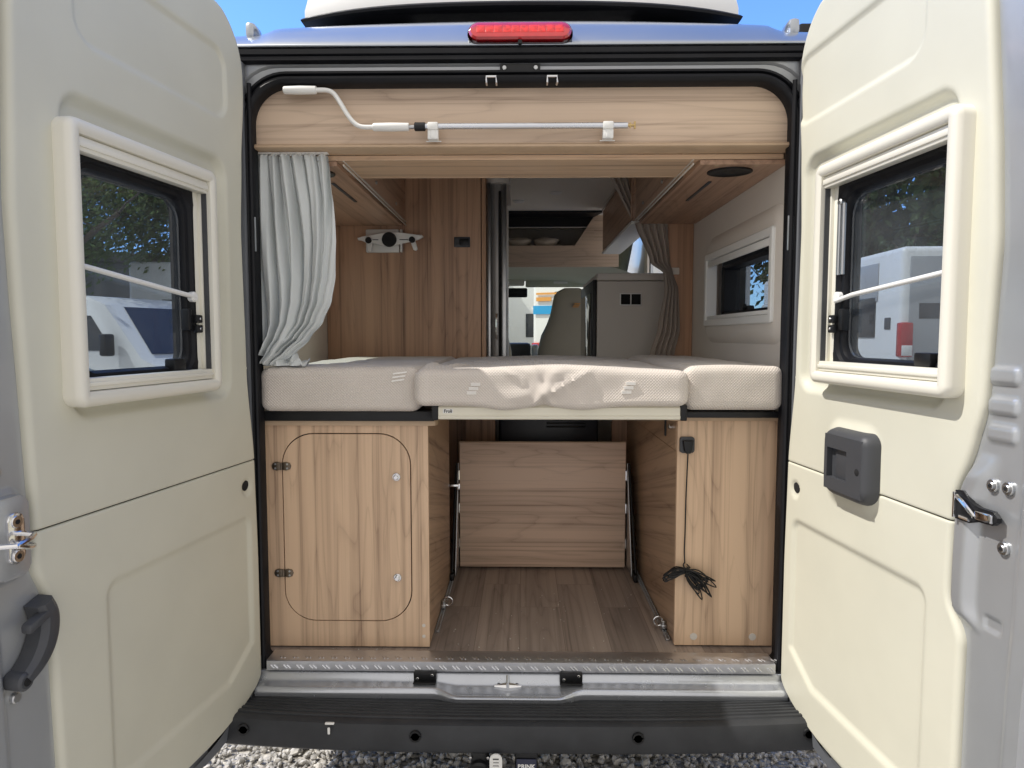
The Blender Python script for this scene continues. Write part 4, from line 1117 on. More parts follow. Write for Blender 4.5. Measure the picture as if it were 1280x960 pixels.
# ---- awning crank on the beam
ck = thing('awning_crank', (0, -.01, 2.12), 'white handled crank with long aluminium rod clipped to the wood beam', 'crank')
Y0 = -.016
b = bmesh.new()
tube(b, curve_pts([(-.592, Y0, 2.223), (-.560, Y0, 2.222), (-.540, Y0, 2.213), (-.522, Y0, 2.188), (-.500, Y0, 2.152), (-.480, Y0, 2.128), (-.458, Y0, 2.118), (-.42, Y0, 2.117)], 6), .0068, 12)
obj('bent_rod', b, M['white'], ck)
for xa, xb, z in ((-.684, -.590, 2.223), (-.426, -.322, 2.117)):
    b = bmesh.new(); tube(b, [(xa-.003, Y0, z), (xa, Y0, z), (xa+.004, Y0, z), ((xa+xb)/2, Y0, z), (xb-.003, Y0, z), (xb, Y0, z)], [.005, .0105, .0115, .0125, .0115, .0105], 16); obj('grip', b, M['white'], ck)
b = bmesh.new(); tube(b, [(-.322, Y0, 2.117), (-.305, Y0, 2.117)], .006); obj('neck', b, M['steel'], ck)
b = bmesh.new(); tube(b, [(-.306, Y0, 2.1175), (-.304, Y0, 2.1175), (-.276, Y0, 2.1175), (-.274, Y0, 2.1175)], [.010, .0125, .0125, .010], 16); obj('coupling', b, M['black'], ck)
b = bmesh.new(); tube(b, [(-.274, Y0, 2.1185), (.310, Y0, 2.1185)], .0088, 16); obj('long_rod', b, M['alu'], ck)
b = bmesh.new(); tube(b, [(.310, Y0, 2.1185), (.332, Y0, 2.1185)], .0035, 8); tube(b, [(.331, Y0, 2.109), (.331, Y0, 2.129)], .003, 8); tube(b, [(.318, Y0, 2.111), (.318, Y0, 2.126)], .0025, 8); obj('hook', b, M['brass'], ck)
for x in (-.252, .254):
    b = bmesh.new(); bx(b, x-.022, x+.022, -.004, .0015, 2.0785, 2.081, .0008); bx(b, x-.0155, x+.0155, -.024, -.002, 2.0805, 2.108, .003); bx(b, x-.0155, x+.0155, -.0285, .001, 2.106, 2.1285, .004); bx(b, x-.006, x+.006, -.0255, -.0225, 2.083, 2.106, .001); obj('clip', b, M['white'], ck)

# ---- TV bracket on the wardrobe wall
tv = thing('screen_bracket', (-.60, 1.19, 1.96), 'silver grey television bracket with round black joints on the wood wall', 'bracket')
def S(px, pz): return (-.763+(px-451)*.00380, 2.008-(pz-289)*.00380)
b = bmesh.new(); slab(b, rr(-.728, -.572, 1.905, 2.012, .006, 3), 1.184, 1.203, bev=.002); bx(b, -.566, -.556, 1.176, 1.203, 1.905, 2.010, .002); obj('back_plate', b, plain('bracket_silver', (.70, .69, .67), .4, metal=.2), tv)
b = bmesh.new()
slab(b, [S(*p) for p in ((451, 299), (457, 298.5), (461, 296.5), (486, 293), (502, 292), (521, 296), (530, 295.5), (532, 298), (526, 301.5), (520, 303), (500, 307.5), (488, 309), (470, 306), (461, 305), (457, 302), (452, 302))], 1.160, 1.176, bev=.003)
slab(b, [S(*p) for p in ((463, 304), (470, 305), (468, 315), (465, 316), (464, 315))], 1.160, 1.172, bev=.002)
slab(b, [S(*p) for p in ((516, 303), (522, 302), (525, 313), (523, 315), (520, 314))], 1.160, 1.172, bev=.002)
arm = obj('arm_plate', b, plain('bracket_white', (.84, .83, .81), .35), tv)
for px, pz, r_ in ((490.5, 301.5, .034), (465, 302.3, .0145), (518.5, 301.8, .0145)):
    b = bmesh.new(); x, z = S(px, pz); disc(b, (x, 1.160, z), (0, -1, 0), r_, .010, 28); obj('joint_cap', b, M['black'], tv)
b = bmesh.new()
for a_, c_ in ((470, 477), (503, 514)):
    (x0, z0), (x1, z1) = S(a_, 302.3), S(c_, 301.5); bx(b, x0, x1, 1.157, 1.160, z1-.002, z0+.004)
obj('slot', b, M['ink'], tv)

# ---- rear-right inner wood post, curtain of taupe cloth, kitchen block
pst = thing('wood_post', (.75, 1.2, .53), 'narrow wood post at the right rear corner behind the tied curtain', 'post')
b = bmesh.new(); bx(b, .685, .803, 1.19, 1.212, .53, 2.335, .002); obj('post_panel', b, M['woodZw'], pst)
b = bmesh.new(); disc(b, (.713, 1.19, 1.815), (0, -1, 0), .006, .01); bx(b, .700, .738, 1.180, 1.189, 1.80, 1.832, .004); obj('tieback_button', b, M['greige'], pst)
def taupe(name_label, C_, W_, seed, z0, z1, y0, ny=9):
    """C_: centre x by v, W_: half width by v"""
    t = thing('curtain', (C_[0][1], y0, z0), name_label, 'curtain', 'curtains')
    b = bmesh.new(); G = []
    for j in range(71):
        v = j/70; c, w = pw(v, C_), pw(v, W_)
        G.append([b.verts.new((c+w*(2*i/90-1), y0+.016*math.sin(i/90*ny*2*math.pi/2+seed+v)+.006*nz(i*.1, v*4, seed), lerp(z0, z1, v))) for i in range(91)])
    for j in range(70):
        for i in range(90): b.faces.new((G[j][i], G[j][i+1], G[j+1][i+1], G[j+1][i]))
    obj('drape', b, M['curtain2'], t, angle=180); return t
tc_ = taupe('taupe curtain tied back against the narrow wood post at the right rear', [(0, .600), (.3, .645), (.38, .685), (.5, .700), (.8, .690), (1, .66)], [(0, .075), (.3, .045), (.38, .020), (.5, .030), (.8, .050), (1, .055)], 0, 2.04, 1.425, 1.172)
taupe('short taupe curtain hanging from the ceiling beside the kitchen cupboard', [(0, .455), (1, .545)], [(0, .05), (.6, .03), (1, .012)], 2, 2.335, 2.06, 1.30, 6)

kb = thing('kitchen_block', (.56, 1.8, .53), 'greige kitchen block with two black vents standing behind the mattress', 'kitchen block')
b = bmesh.new(); bx(b, .386, .90, 1.46, 2.25, .53, 1.792, .003); obj('side_panel', b, M['greige'], kb)
b = bmesh.new(); bx(b, .384, .915, 1.452, 2.26, 1.795, 1.832, .006); obj('worktop', b, M['greige'], kb)
b = bmesh.new(); bx(b, .500, .612, 1.4535, 1.4595, 1.668, 1.732, .002); vn = obj('vent_frame', b, M['label'], kb)
for x in (.506, .559): box('vent', x, x+.047, 1.451, 1.4530, 1.674, 1.726, M['void'], vn)
b = bmesh.new(); bx(b, .366, .3855, 1.47, 2.2, .60, 1.80, .004); fg = obj('fridge_door', b, M['black'], kb)
b = bmesh.new(); bx(b, .362, .3655, 1.56, 2.14, .9, 1.74, .001); obj('gloss_front', b, M['mirrorblack'], fg)
# upper kitchen cupboard
kc = thing('kitchen_cupboard', (.7, 1.8, 2.05), 'dark wood kitchen cupboard with pale underside deep inside the van', 'cupboard')
b = bmesh.new(); bx(b, .532, .66, 1.26, 2.45, 2.062, 2.33, .003); obj('carcass', b, M['woodYc'], kc)
b = bmesh.new(); bx(b, .524, .640, 1.26, 2.45, 2.046, 2.060, .002); obj('underside', b, M['white'], kc)
b = bmesh.new(); bx(b, .662, .80, 1.26, 1.32, 2.05, 2.33); obj('end_panel', b, M['woodYc'], kc)
b = bmesh.new(); bx(b, .524, .531, 1.27, 2.44, 2.068, 2.32, .002); obj('cupboard_door', b, M['woodYc'], kc)
b = bmesh.new(); bx(b, .517, .5235, 1.26, 2.45, 2.050, 2.056, .001); bx(b, .517, .5235, 1.26, 2.45, 2.322, 2.33, .001); obj('edge_strip', b, M['greige'], kc)
# over-cab storage
oc = thing('cab_locker', (.2, 2.7, 2.0), 'wood over cab locker with a dark opening holding beige cushions', 'locker')
b = bmesh.new()
wall(b, 'Y', 2.70, 2.72, -.92, .665, 1.99, 2.34, [(-.5, .49, 2.135, 2.33)])
slab(b, [(.36, 2.130), (.495, 2.130), (.495, 2.335)], 2.696, 2.699)
obj('front_panel', b, M['woodX'], oc, False)
box('dark_header', -.5, .489, 2.722, 2.735, 2.262, 2.335, M['black'], oc); box('header_edge', -.5, .489, 2.716, 2.7215, 2.258, 2.264, M['greige'], oc)
b = bmesh.new(); v = [b.verts.new(p) for p in ((-.5, 2.69, 2.338), (.56, 2.30, 2.338), (.42, 2.70, 2.135), (.42, 2.70, 2.32))]; 
bx(b, -.5, .50, 2.72, 3.3, 2.10, 2.13); bx(b, -.6, .5, 3.3, 3.32, 2.1, 2.34); bx(b, .50, .52, 2.72, 3.3, 2.1, 2.34)
for q in v: b.verts.remove(q)
obj('locker_lining', b, M['greige'], oc, False)
# black skylight panel on the ceiling just before the locker
b = bmesh.new(); slab(b, [(-.55, 2.52), (.53, 2.52), (.49, 2.695), (-.55, 2.695)], 2.325, 2.3385, T=lambda a, c, z: (a, c, z)); sk = obj('skylight_blind', b, M['black'], ceil, False)
for x, lab in ((-.02, 'beige cushion lying on the left in the locker over the cab'), (.17, 'beige cushion lying on the right in the locker over the cab')):
    b = bmesh.new(); bmesh.ops.create_uvsphere(b, u_segments=24, v_segments=14, radius=1)
    for q in b.verts:
        c0 = q.co.copy(); k = 1+.15*nz(c0.x, c0.y, c0.z+x, 2); q.co = Vector((x+c0.x*.088*k, 2.78+c0.y*.07, 2.165+c0.z*.034*k+.015*abs(c0.x)**2))
    cush = obj('cushion', b, M['cloth'], None); tag(cush, lab, 'cushion', 'cushions in the cab locker')
# ceiling spots
for x, y, lab in ((.205, .85, 'ceiling spotlight nearest to the beam'), (.195, 1.95, 'middle ceiling spotlight beyond the beam'), (-.02, 2.20, 'leftmost ceiling spotlight near the washroom door')):
    t = thing('ceiling_spotlight', (x, y, 2.34), lab, 'spotlight', 'ceiling spotlights')
    b = bmesh.new(); tube(b, [(x, y, 2.3395), (x, y, 2.334), (x, y, 2.331), (x, y, 2.333)], [.036, .036, .030, .026], 20, caps=True); obj('bezel', b, M['white'], t)
    b = bmesh.new(); disc(b, (x, y, 2.3312), (0, 0, -1), .02, .002); obj('lens', b, M['label'], t)

# ---- cab: headliner, visors, mirror, dash, seats
b = bmesh.new()
G = []
for i in range(25):
    u = -1+2*i/24; x = .9*u; z = 2.045-.13*max(0, (abs(u)-.25))**2.0*2.2
    G.append([b.verts.new((x, y, z+dz)) for y, dz in ((2.70, -.0), (2.9, -.028), (3.3, -.05), (3.9, -.055))])
for i in range(24):
    for k in range(3): b.faces.new((G[i][k], G[i+1][k], G[i+1][k+1], G[i][k+1]))
obj('cab_headliner', b, M['cabcream'], van, angle=80)
for x0, x1 in ((.03, .60), (-.60, -.11)):
    b = bmesh.new(); bx(b, x0, x1, 3.86, 3.885, 1.935, 2.01, .01); vs = obj('sun_visor', b, M['cabcream'], van)
    b = bmesh.new(); bx(b, x0+.24, x0+.36, 3.854, 3.8595, 1.965, 1.985, .001); obj('visor_label', b, M['label'], vs)
b = bmesh.new(); bx(b, -.22, .02, 3.78, 3.87, 1.945, 2.0, .015); ovc = obj('roof_console', b, M['greige'], van)
b = bmesh.new(); bx(b, -.14, .045, 3.80, 3.83, 1.845, 1.925, .012); obj('interior_mirror', b, M['black'], van)
b = bmesh.new()
bx(b, -.92, .92, 4.35, 4.86, 1.0, 1.28, .05); bx(b, -.14, .08, 4.18, 4.40, .95, 1.455, .03); bx(b, -.62, -.22, 4.2, 4.5, 1.2, 1.38, .05)
dash = obj('dashboard', b, M['black'], van)
b = bmesh.new(); bx(b, .085, .15, 4.20, 4.26, 1.25, 1.44, .015); bx(b, -.12, .06, 4.172, 4.179, 1.24, 1.30, .003); obj('dash_trim', b, M['steel'], dash)
b = bmesh.new(); n = 28; C0 = Vector((-.40, 4.05, 1.34)); ux = Vector((1, 0, 0)); uy = Vector((0, .45, .9)).normalized(); un = ux.cross(uy)
loops(b, [[tuple(C0+(ux*math.cos(2*math.pi*k/n)+uy*math.sin(2*math.pi*k/n))*(.19+.014*math.cos(q*math.pi/4))+un*.014*math.sin(q*math.pi/4)) for k in range(n)] for q in range(8)], None, True)
obj('steering_wheel', b, M['black'], van)
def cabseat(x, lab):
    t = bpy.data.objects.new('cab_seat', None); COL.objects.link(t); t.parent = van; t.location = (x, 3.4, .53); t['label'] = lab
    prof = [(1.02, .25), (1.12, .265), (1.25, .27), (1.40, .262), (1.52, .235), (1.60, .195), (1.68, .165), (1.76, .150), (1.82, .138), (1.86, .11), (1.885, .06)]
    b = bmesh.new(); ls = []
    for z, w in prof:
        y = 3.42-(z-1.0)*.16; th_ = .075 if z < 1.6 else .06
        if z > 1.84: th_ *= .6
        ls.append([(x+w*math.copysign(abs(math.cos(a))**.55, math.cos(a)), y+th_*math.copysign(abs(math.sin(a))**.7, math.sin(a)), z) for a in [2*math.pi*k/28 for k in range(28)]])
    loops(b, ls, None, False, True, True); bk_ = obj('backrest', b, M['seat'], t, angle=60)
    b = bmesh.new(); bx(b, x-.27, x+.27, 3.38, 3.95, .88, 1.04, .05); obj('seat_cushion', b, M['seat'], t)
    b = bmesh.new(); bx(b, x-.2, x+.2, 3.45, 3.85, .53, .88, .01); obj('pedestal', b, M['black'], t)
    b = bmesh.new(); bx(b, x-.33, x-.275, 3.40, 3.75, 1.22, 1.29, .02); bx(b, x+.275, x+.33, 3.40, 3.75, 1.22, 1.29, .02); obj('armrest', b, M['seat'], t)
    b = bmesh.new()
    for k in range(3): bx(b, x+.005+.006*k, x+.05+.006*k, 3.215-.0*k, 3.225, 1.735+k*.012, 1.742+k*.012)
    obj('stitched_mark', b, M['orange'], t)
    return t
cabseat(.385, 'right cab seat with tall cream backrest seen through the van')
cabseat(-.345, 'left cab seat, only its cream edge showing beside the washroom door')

# ================================================================ OUTSIDE
# ground: one big sheet with finer grid nearby
b = bmesh.new(); bmesh.ops.create_grid(b, x_segments=60, y_segments=60, size=300)
g = obj('ground', b, M['gravel'], None, False, normals=False); tag(g, 'grey gravel yard under and around the van', kind='structure')
# loose stones where the ground is close
b = bmesh.new(); rnd = random.Random(11)
ico = bmesh.new(); bmesh.ops.create_icosphere(ico, subdivisions=1, radius=1); iv = [v.co.copy() for v in ico.verts]; ifc = [[v.index for v in f.verts] for f in ico.faces]; ico.free()
verts = []; faces = []
for k in range(9000):
    x = rnd.uniform(-1.35, 1.3); y = rnd.uniform(.1, 1.25) if rnd.random() < .8 else rnd.uniform(-.9, .2)
    s_ = rnd.uniform(.005, .013)*(1.5 if rnd.random() < .06 else 1); rx = Matrix.Rotation(rnd.uniform(0, 6.3), 3, Vector((rnd.uniform(-1, 1), rnd.uniform(-1, 1), rnd.uniform(-1, 1))).normalized())
    sx, sy, sz = rnd.uniform(.7, 1.4), rnd.uniform(.7, 1.3), rnd.uniform(.5, .9); b0 = len(verts)
    for q in iv:
        j = 1+rnd.uniform(-.18, .18); p_ = rx @ Vector((q.x*sx*j, q.y*sy*j, q.z*sz*j)); verts.append((x+p_.x*s_, y+p_.y*s_, .004+rnd.uniform(0, .003)+s_*.5+p_.z*s_))
    faces += [[b0+i for i in f] for f in ifc]
b.free(); me = bpy.data.meshes.new('loose_gravel'); me.from_pydata(verts, [], faces); me.materials.append(M['stone'])
o = bpy.data.objects.new('loose_gravel', me); COL.objects.link(o); tag(o, 'loose grey gravel stones scattered under the rear bumper', kind='stuff')

# grit carried in on shoes
b = bmesh.new(); rnd = random.Random(21)
for k in range(170):
    x = rnd.uniform(-.75, .75); y = rnd.uniform(-.02, .05) if abs(x-.1) > .36 else rnd.uniform(-.02, .65)**1.0; s_ = rnd.uniform(.0006, .0019)
    bx(b, x-s_, x+s_, y-s_*.8, y+s_*.8, .5263, .5263+s_*1.4, s_*.3, seg=1)
o = obj('floor_grit', b, M['stone'], None, False); tag(o, 'tiny bits of gravel trodden onto the floor by the sill', kind='stuff')

# vehicles standing around
def rotz(cx, cy, a):
    c, s_ = math.cos(R(a)), math.sin(R(a))
    return lambda x, y, z: (cx+x*c-y*s_, cy+x*s_+y*c, z)
def coachbuilt(cx, cy, a, label, Lg=6.4, Wd=2.2, Hh=2.95, stripe=None, lights=True, cab=True, tz=(1.05, 1.42), rear_shade=None):
    """box motorhome, length along local +y, rear face at y=0"""
    T = rotz(cx, cy, a); t = thing('motorhome', (cx, cy, 0), label, 'motorhome', 'motorhomes parked in the yard')
    w = Wd/2
    b = bmesh.new(); bx(b, -w, w, 0, Lg-1.3, .45, Hh, .07, T=T, seg=3); obj('body', b, M['rvwhite'], t)
    if cab:
        b = bmesh.new(); ls = [[(-w*.9, y, .4), (w*.9, y, .4), (w*.9, y, z), (-w*.9, y, z)] for y, z in ((Lg-1.32, 2.25), (Lg-.9, 2.1), (Lg-.35, 1.35), (Lg+.25, 1.15), (Lg+.5, .8))]
        loops(b, ls, T, False, True, True); obj('cab', b, M['rvwhite'], t)
        b = bmesh.new(); v = [b.verts.new(T(*p)) for p in ((-w*.82, Lg-.86, 2.06), (w*.82, Lg-.86, 2.06), (w*.86, Lg-.33, 1.38), (-w*.86, Lg-.33, 1.38))]; b.faces.new(v); obj('windscreen', b, M['darkwin'], t)
        for s in (-1, 1):
            b = bmesh.new(); bx(b, s*(w+.12)-.06, s*(w+.12)+.06, Lg-.75, Lg-.65, 1.45, 1.85, .03, T=T); bx(b, s*(w)-.06, s*w+.06, Lg-.72, Lg-.68, 1.6, 1.66, T=T); obj('wing_mirror', b, M['black'], t)
            b = bmesh.new(); bx(b, s*w*.9-.01, s*w*.9+.01, Lg-1.2, Lg-.75, 1.4, 1.95, .005, T=T); obj('cab_window', b, M['darkwin'], t)
            b = bmesh.new(); bx(b, s*w*.6-.15, s*w*.6+.15, Lg+.27, Lg+.46, .85, 1.02, .03, T=T); obj('headlight', b, M['chrome'], t)
    for s in (-1, 1):
        for z0, z1, y0, y1 in ((1.5, 2.0, .6, 1.5), (1.5, 2.0, 2.6, 3.6)):
            b = bmesh.new(); bx(b, s*(w+.005)-.012, s*(w+.005)+.012, y0, y1, z0, z1, .01, T=T); obj('window', b, M['darkwin'], t)
        b = bmesh.new(); bx(b, s*(w+.003)-.008, s*(w+.003)+.008, .1, Lg-1.5, .9, 1.12, T=T); obj('side_stripe', b, M['rvgrey'], t)
        for y in (1.3, Lg-.7):
            b = bmesh.new(); tube(b, [(s*(w-.25), y, .34), (s*(w-.02), y, .34)], .34, 24, T=T); obj('wheel', b, M['tyre'], t)
        if lights:
            b = bmesh.new(); bx(b, s*(w-.07)-.075, s*(w-.07)+.075, -.03, .09, tz[0], tz[1], .025, T=T); tl = obj('tail_light', b, M['redlens'], t)
            b = bmesh.new(); bx(b, s*(w-.07)-.06, s*(w-.07)+.06, -.038, -.028, tz[0]+.02, tz[0]+.14, .008, T=T); obj('reverse_light', b, M['label'], tl)
    if rear_shade:  # grey door colour stands in for shade on the rear face
        b = bmesh.new(); bx(b, -w+.09, -.008, -.012, -.001, .66, Hh-.12, .01, T=T); bx(b, .008, w-.09, -.012, -.001, .66, Hh-.12, .01, T=T); dd = obj('rear_door', b, M[rear_shade], t)
        b = bmesh.new(); bx(b, -w+.20, w-.2, -.024, -.0125, 1.72, 1.90, .006, T=T); obj('dark_band', b, M['graypl'], dd)
        b = bmesh.new(); bx(b, -.20, -.05, -.035, -.0125, 1.45, 1.49, .006, T=T); obj('handle', b, M['black'], dd)
        b = bmesh.new(); bx(b, -w-.012, -w+.001, .55, 1.25, 1.95, 2.42, .01, T=T); obj('side_hatch', b, M['rvgrey'], t)
        b = bmesh.new(); bx(b, -w-.010, -w+.001, .22, .36, 1.60, 1.74, .004, T=T); obj('socket_cover', b, M['graypl'], t)
    else:
        b = bmesh.new(); bx(b, -.5, .5, -.012, .0, 1.7, 2.2, .01, T=T); obj('rear_window', b, M['darkwin'], t)
    b = bmesh.new(); bx(b, -w+.05, w-.05, -.08, .02, .40, .62, .03, T=T); obj('bumper', b, M['rvgrey'], t)
    if stripe:
        for (x0, x1, z0, z1, mm) in stripe:
            b = bmesh.new(); bx(b, x0, x1, -.022, -.014, z0, z1, T=T); obj('decal', b, M[mm], t)
    return t
def panelvan(cx, cy, a, label, body='rvwhite'):
    """van with sloping nose, front at local -y"""
    T = rotz(cx, cy, a); t = thing('parked_van', (cx, cy, 0), label, 'van', 'vans parked in the yard')
    prof = [(0, .45), (0, .85), (.12, 1.02), (.62, 1.22), (1.25, 1.95), (1.55, 2.06), (2.0, 2.10), (5.3, 2.10), (5.45, 1.9), (5.5, .45)]
    b = bmesh.new(); ls = []
    for x, k in ((-1.0, .88), (-.97, .97), (-.85, 1), (.85, 1), (.97, .97), (1.0, .88)):
        ls.append([(x, lerp(2.8, y, k if y < 2.8 else 1), .45+(z-.45)*(.9+.1*k)) for y, z in prof])
    loops(b, ls, T, False, True, True); obj('body', b, M[body], t, angle=30)
    b = bmesh.new(); v = [b.verts.new(T(*p)) for p in ((-.82, .655, 1.275), (.82, .655, 1.275), (.74, 1.215, 1.925), (-.74, 1.215, 1.925))]; b.faces.new(v); obj('windscreen', b, M['darkwin'], t)
    for s in (-1, 1):
        b = bmesh.new(); slab(b, [(1.15, 1.32), (2.0, 1.32), (2.0, 1.80), (1.52, 1.80)], s*1.0, s*1.006, T=lambda a_, c_, x_: T(x_, a_, c_)); obj('side_window', b, M['darkwin'], t)
        b = bmesh.new(); slab(b, [(2.45, 1.4), (3.1, 1.4), (3.1, 1.80), (2.45, 1.80)], s*1.0, s*1.006, T=lambda a_, c_, x_: T(x_, a_, c_)); obj('side_window', b, M['darkwin'], t)
        b = bmesh.new(); bx(b, s*1.12-.08, s*1.12+.08, 1.05, 1.17, 1.25, 1.55, .03, T=T); obj('wing_mirror', b, M['black'], t)
        b = bmesh.new(); bx(b, s*.75-.17, s*.75+.17, -.01, .16, .82, 1.0, .03, T=T); obj('headlight', b, M['chrome'], t)
        for y in (.9, 4.3):
            b = bmesh.new(); tube(b, [(s*.78, y, .33), (s*1.0, y, .33)], .33, 24, T=T); obj('wheel', b, M['tyre'], t)
    b = bmesh.new(); bx(b, -.9, .9, -.06, .1, .42, .66, .04, T=T); bx(b, -.5, .5, -.03, .02, .68, .8, .01, T=T); obj('bumper', b, M['black'], t)
    return t
# seen through the left door window
panelvan(-4.15, 7.7, 72, 'white van with sloping nose parked beyond the left door window')
coachbuilt(-6.2, 10.6, 4, 'tall white motorhome parked further back on the left', Hh=2.9, lights=False, cab=False)
# seen through the right door window
coachbuilt(5.42, 5.95, -2, 'white motorhome with red tail light standing beyond the right door window', Hh=2.56, Wd=2.05, tz=(1.27, 1.68), rear_shade='rvgrey')
coachbuilt(9.3, 5.2, -14, 'second white motorhome behind the first one on the right', Hh=2.9)
coachbuilt(3.7, 13.5, 88, 'white motorhome side on beyond the right inside window', Hh=2.8, lights=False)
# seen through the windscreen
coachbuilt(.95, 8.3, -24, 'white motorhome with blue and orange decals directly ahead of the van', Hh=3.0, Wd=1.75,
           stripe=[(-.85, .85, 1.86, 1.99, 'blue'), (-.80, -.55, 2.06, 2.12, 'orange'), (-.48, .75, 2.05, 2.10, 'orange'), (-.80, .75, 2.16, 2.19, 'orange')])
coachbuilt(-1.9, 10.2, -10, 'white motorhome ahead beside the washroom door edge', Hh=3.0, Wd=2.0)

# trees
def tree(x, y, h, spread, label, leaf, n=2600, seed=0, crown0=.3, ls=.10, name='tree'):
    rnd = random.Random(seed); t = thing(name, (x, y, 0), label, 'tree', 'trees around the yard')
    tips = []; b = bmesh.new()
    def grow(p, d, L_, r, lev):
        n_ = 5; pts = [p]; q = p.copy()
        for k in range(n_):
            d = (d+Vector((rnd.uniform(-.22, .22), rnd.uniform(-.22, .22), rnd.uniform(-.06, .14)))).normalized(); q = q+d*L_/n_; pts.append(q.copy())
        rs = [lerp(r, r*.45, k/n_) for k in range(n_+1)]; tube(b, pts, rs, 7 if lev < 2 else 5, caps=False)
        if lev >= 1: tips.extend(pts[2:])
        if lev < 4:
            for k in range(5 if lev == 0 else 3):
                i = rnd.randint(2, n_); a = rnd.uniform(0, 6.28); nd = (d*.75+Vector((math.cos(a), math.sin(a), rnd.uniform(.0, .5)))*spread).normalized()
                grow(pts[i], nd, L_*rnd.uniform(.55, .75), rs[i]*.62, lev+1)
    grow(Vector((x, y, 0)), Vector((0, 0, 1)), h*.42, h*.024, 0)
    obj('trunk', b, M['bark'], t)
    vs, fs = [], []
    for k in range(n):
        c = rnd.choice(tips)+Vector((rnd.gauss(0, .22), rnd.gauss(0, .22), rnd.gauss(0, .18)))
        if c.z < h*.18: continue
        s_ = ls*rnd.uniform(.5, 1.2); u = Vector((rnd.gauss(0, 1), rnd.gauss(0, 1), rnd.gauss(0, 1))).normalized(); w = u.orthogonal().normalized(); i0 = len(vs)
        w2 = u.cross(w)
        vs += [tuple(c+w*s_), tuple(c+w2*s_*.5+u*s_*.15), tuple(c-w*s_), tuple(c-w2*s_*.5+u*s_*.15)]; fs.append((i0, i0+1, i0+2, i0+3))
    me = bpy.data.meshes.new('crown'); me.from_pydata(vs, [], fs); me.materials.append(M[leaf])
    o = bpy.data.objects.new('crown', me); COL.objects.link(o); o.parent = t; o.location = -t.location
tree(-7.3, 8.3, 7.5, .9, 'thin branched spring tree beyond the left door window', 'leaf2', 30000, 3, ls=.045)
tree(-6.2, 11.5, 7, .9, 'bigger sparse tree further off on the left', 'leaf2', 26000, 5, ls=.055)
tree(8.2, 9.5, 8, .9, 'dense dark green tree beyond the right door window', 'leaf', 14000, 8, ls=.11)
tree(5.4, 12., 7.5, .9, 'leafy green tree behind the motorhomes on the right', 'leaf', 11000, 9, ls=.11)
tree(12., 8., 8.5, .9, 'broad green tree at the far right of the yard', 'leaf', 12000, 12, ls=.12)
tree(-3.5, 20., 9, .9, 'tall green tree far behind on the left', 'leaf', 7000, 14, ls=.14)
tree(3.0, 22., 9, .9, 'tall green tree far ahead of the van', 'leaf', 7000, 15, ls=.14)
# low dark building beyond the left tree
bd = thing('office_building', (-14, 16, 0), 'low dark grey building standing behind the trees on the left', 'building')
T_ = rotz(-13, 14, 30)
b = bmesh.new(); bx(b, -6, 6, 0, 6, 0, 3.4, .02, T=T_); obj('wall', b, plain('grey_render', (.14, .145, .15), .8), bd)
b = bmesh.new(); bx(b, -6.3, 6.3, -.3, 6.3, 3.4, 3.65, .03, T=T_); obj('roof', b, plain('roof_felt', (.08, .08, .085), .8), bd)
for k in range(5):
    b = bmesh.new(); bx(b, -5+k*2.2, -3.7+k*2.2, -.03, .0, 1.1, 2.3, .01, T=T_); obj('window', b, M['darkwin'], bd)

# every loose piece of a fitting becomes an object of its own
def split_loose(o):
    me = o.data; n = len(me.vertices); par = list(range(n))
    def find(a):
        while par[a] != a: par[a] = par[par[a]]; a = par[a]
        return a
    for e in me.edges:
        a, b_ = find(e.vertices[0]), find(e.vertices[1])
        if a != b_: par[a] = b_
    isl = {}
    for i in range(n): isl.setdefault(find(i), []).append(i)
    if len(isl) < 2 or len(isl) > 60: return
    bb = []
    for vs in isl.values():
        cs_ = [me.vertices[i].co for i in vs]
        bb.append([[min(c[k] for c in cs_)-.0015 for k in range(3)], [max(c[k] for c in cs_)+.0015 for k in range(3)], vs])
    grp = list(range(len(bb)))
    def gf(a):
        while grp[a] != a: a = grp[a]
        return a
    for i in range(len(bb)):
        for j in range(i):
            if all(bb[i][0][k] <= bb[j][1][k] and bb[j][0][k] <= bb[i][1][k] for k in range(3)):
                a, c = gf(i), gf(j)
                if a != c: grp[a] = c
    cl = {}
    for i in range(len(bb)): cl.setdefault(gf(i), []).extend(bb[i][2])
    if len(cl) < 2 or len(cl) > 12: return
    cl = list(cl.values())
    for q, vs in enumerate(cl):
        keep = set(vs); m2 = me.copy(); bm_ = bmesh.new(); bm_.from_mesh(m2); bm_.verts.ensure_lookup_table()
        bmesh.ops.delete(bm_, geom=[v for v in bm_.verts if v.index not in keep], context='VERTS'); bm_.to_mesh(m2); bm_.free()
        if q == 0: first = m2
        else:
            c = o.copy(); c.data = m2; COL.objects.link(c)
    o.data = first
    bpy.data.meshes.remove(me)
SKIP = ('lettering', 'drape', 'tail', 'crown', 'trunk', 'woven', 'hook_track', 'stitched', 'body', 'outer_skin', 'slot', 'bundle', 'dashboard', 'bonnet', 'rear_frame', 'lifting_roof', 'cord')
for o in [o for o in list(sc.objects) if o.type == 'MESH' and not o.get('kind') and not o.name.startswith(SKIP) and not o.children and len(o.data.vertices) < 12000]:
    split_loose(o)

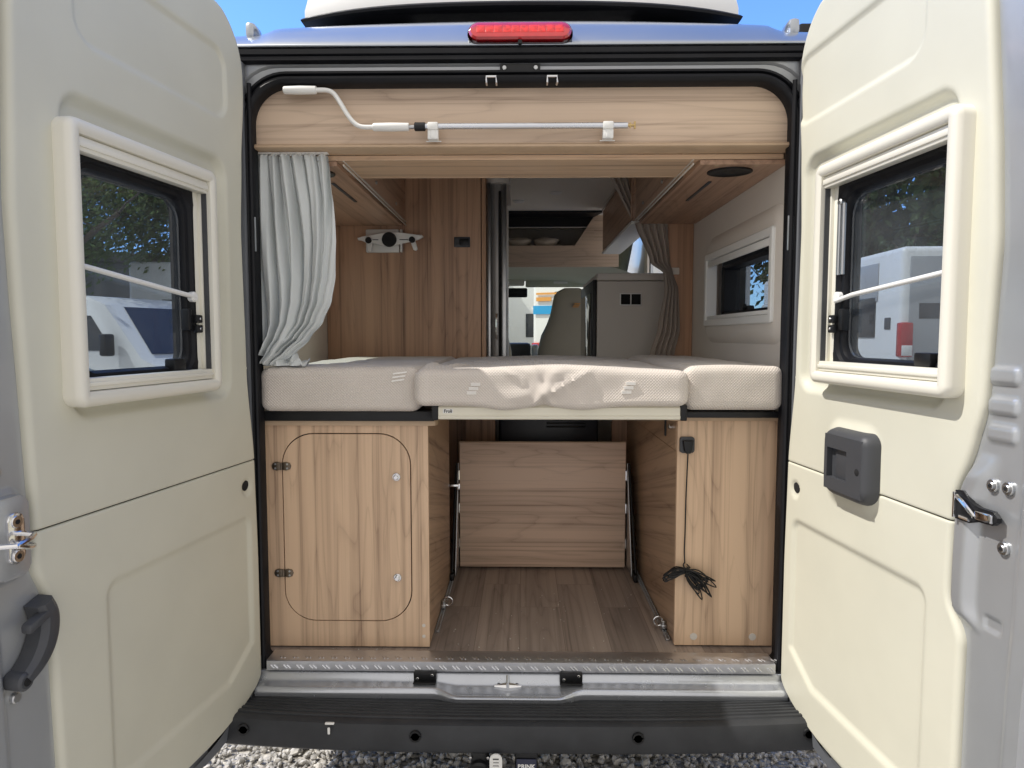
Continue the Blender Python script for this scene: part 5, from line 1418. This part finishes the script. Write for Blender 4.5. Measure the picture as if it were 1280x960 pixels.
# ================================================================ LIGHT, SKY, CAMERA
EL, AZ = 54.0, -96.0            # sun elevation; direction to the sun measured from +Y towards +X (so -96 = left, slightly behind)
sd = Vector((math.cos(R(EL))*math.sin(R(AZ)), math.cos(R(EL))*math.cos(R(AZ)), math.sin(R(EL))))
sl = bpy.data.lights.new('sun', 'SUN'); sl.energy = 2.1; sl.angle = R(.5); sl.color = (1, .95, .88)
so = bpy.data.objects.new('sun', sl); COL.objects.link(so); so.rotation_euler = sd.to_track_quat('Z', 'Y').to_euler(); so.location = sd*30
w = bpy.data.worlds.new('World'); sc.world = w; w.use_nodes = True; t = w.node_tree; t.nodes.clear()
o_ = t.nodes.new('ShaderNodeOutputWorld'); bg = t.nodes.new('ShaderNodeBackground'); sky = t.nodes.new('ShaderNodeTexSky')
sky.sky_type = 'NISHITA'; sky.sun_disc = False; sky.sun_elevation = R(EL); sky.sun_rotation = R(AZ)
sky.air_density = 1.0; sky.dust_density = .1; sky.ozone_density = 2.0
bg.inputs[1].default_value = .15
# unseen white clouds added behind the camera to warm the shade; clear blue ahead
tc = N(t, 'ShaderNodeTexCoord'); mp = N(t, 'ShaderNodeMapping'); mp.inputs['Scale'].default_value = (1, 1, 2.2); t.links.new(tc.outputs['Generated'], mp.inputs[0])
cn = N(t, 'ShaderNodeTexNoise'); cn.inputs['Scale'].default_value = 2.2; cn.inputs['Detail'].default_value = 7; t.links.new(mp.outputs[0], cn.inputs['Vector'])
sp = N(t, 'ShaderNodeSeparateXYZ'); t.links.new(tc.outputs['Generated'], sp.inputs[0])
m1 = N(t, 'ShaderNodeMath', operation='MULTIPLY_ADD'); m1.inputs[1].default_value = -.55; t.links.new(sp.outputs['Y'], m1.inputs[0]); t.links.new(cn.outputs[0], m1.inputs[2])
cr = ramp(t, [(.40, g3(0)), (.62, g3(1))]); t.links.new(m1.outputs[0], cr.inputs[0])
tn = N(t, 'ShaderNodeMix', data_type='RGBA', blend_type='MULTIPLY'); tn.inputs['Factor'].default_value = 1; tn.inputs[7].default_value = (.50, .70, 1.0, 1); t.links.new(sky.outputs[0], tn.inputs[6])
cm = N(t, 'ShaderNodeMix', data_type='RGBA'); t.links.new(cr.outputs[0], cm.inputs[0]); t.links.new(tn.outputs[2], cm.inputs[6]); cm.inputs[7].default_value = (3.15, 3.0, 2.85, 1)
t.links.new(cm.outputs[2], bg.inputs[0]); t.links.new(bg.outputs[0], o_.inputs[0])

cam = bpy.data.cameras.new('camera'); co = bpy.data.objects.new('camera', cam); COL.objects.link(co); sc.camera = co
cam.sensor_width = 36; cam.lens = 850/1280*36; cam.clip_start = .02; cam.clip_end = 2000
co.location = (.01, -2.03, 1.51)
co.rotation_euler = (R(90)-math.atan(59/850), 0, math.atan(14/850))
sc.view_settings.view_transform = 'Standard'; sc.view_settings.look = 'None'; sc.view_settings.gamma = 1
sc.view_settings.exposure = 1.15
sc.cycles.max_bounces = 14; sc.cycles.diffuse_bounces = 8; sc.cycles.transparent_max_bounces = 16; sc.cycles.use_denoising = True
sc.cycles.caustics_reflective = False; sc.cycles.caustics_refractive = False
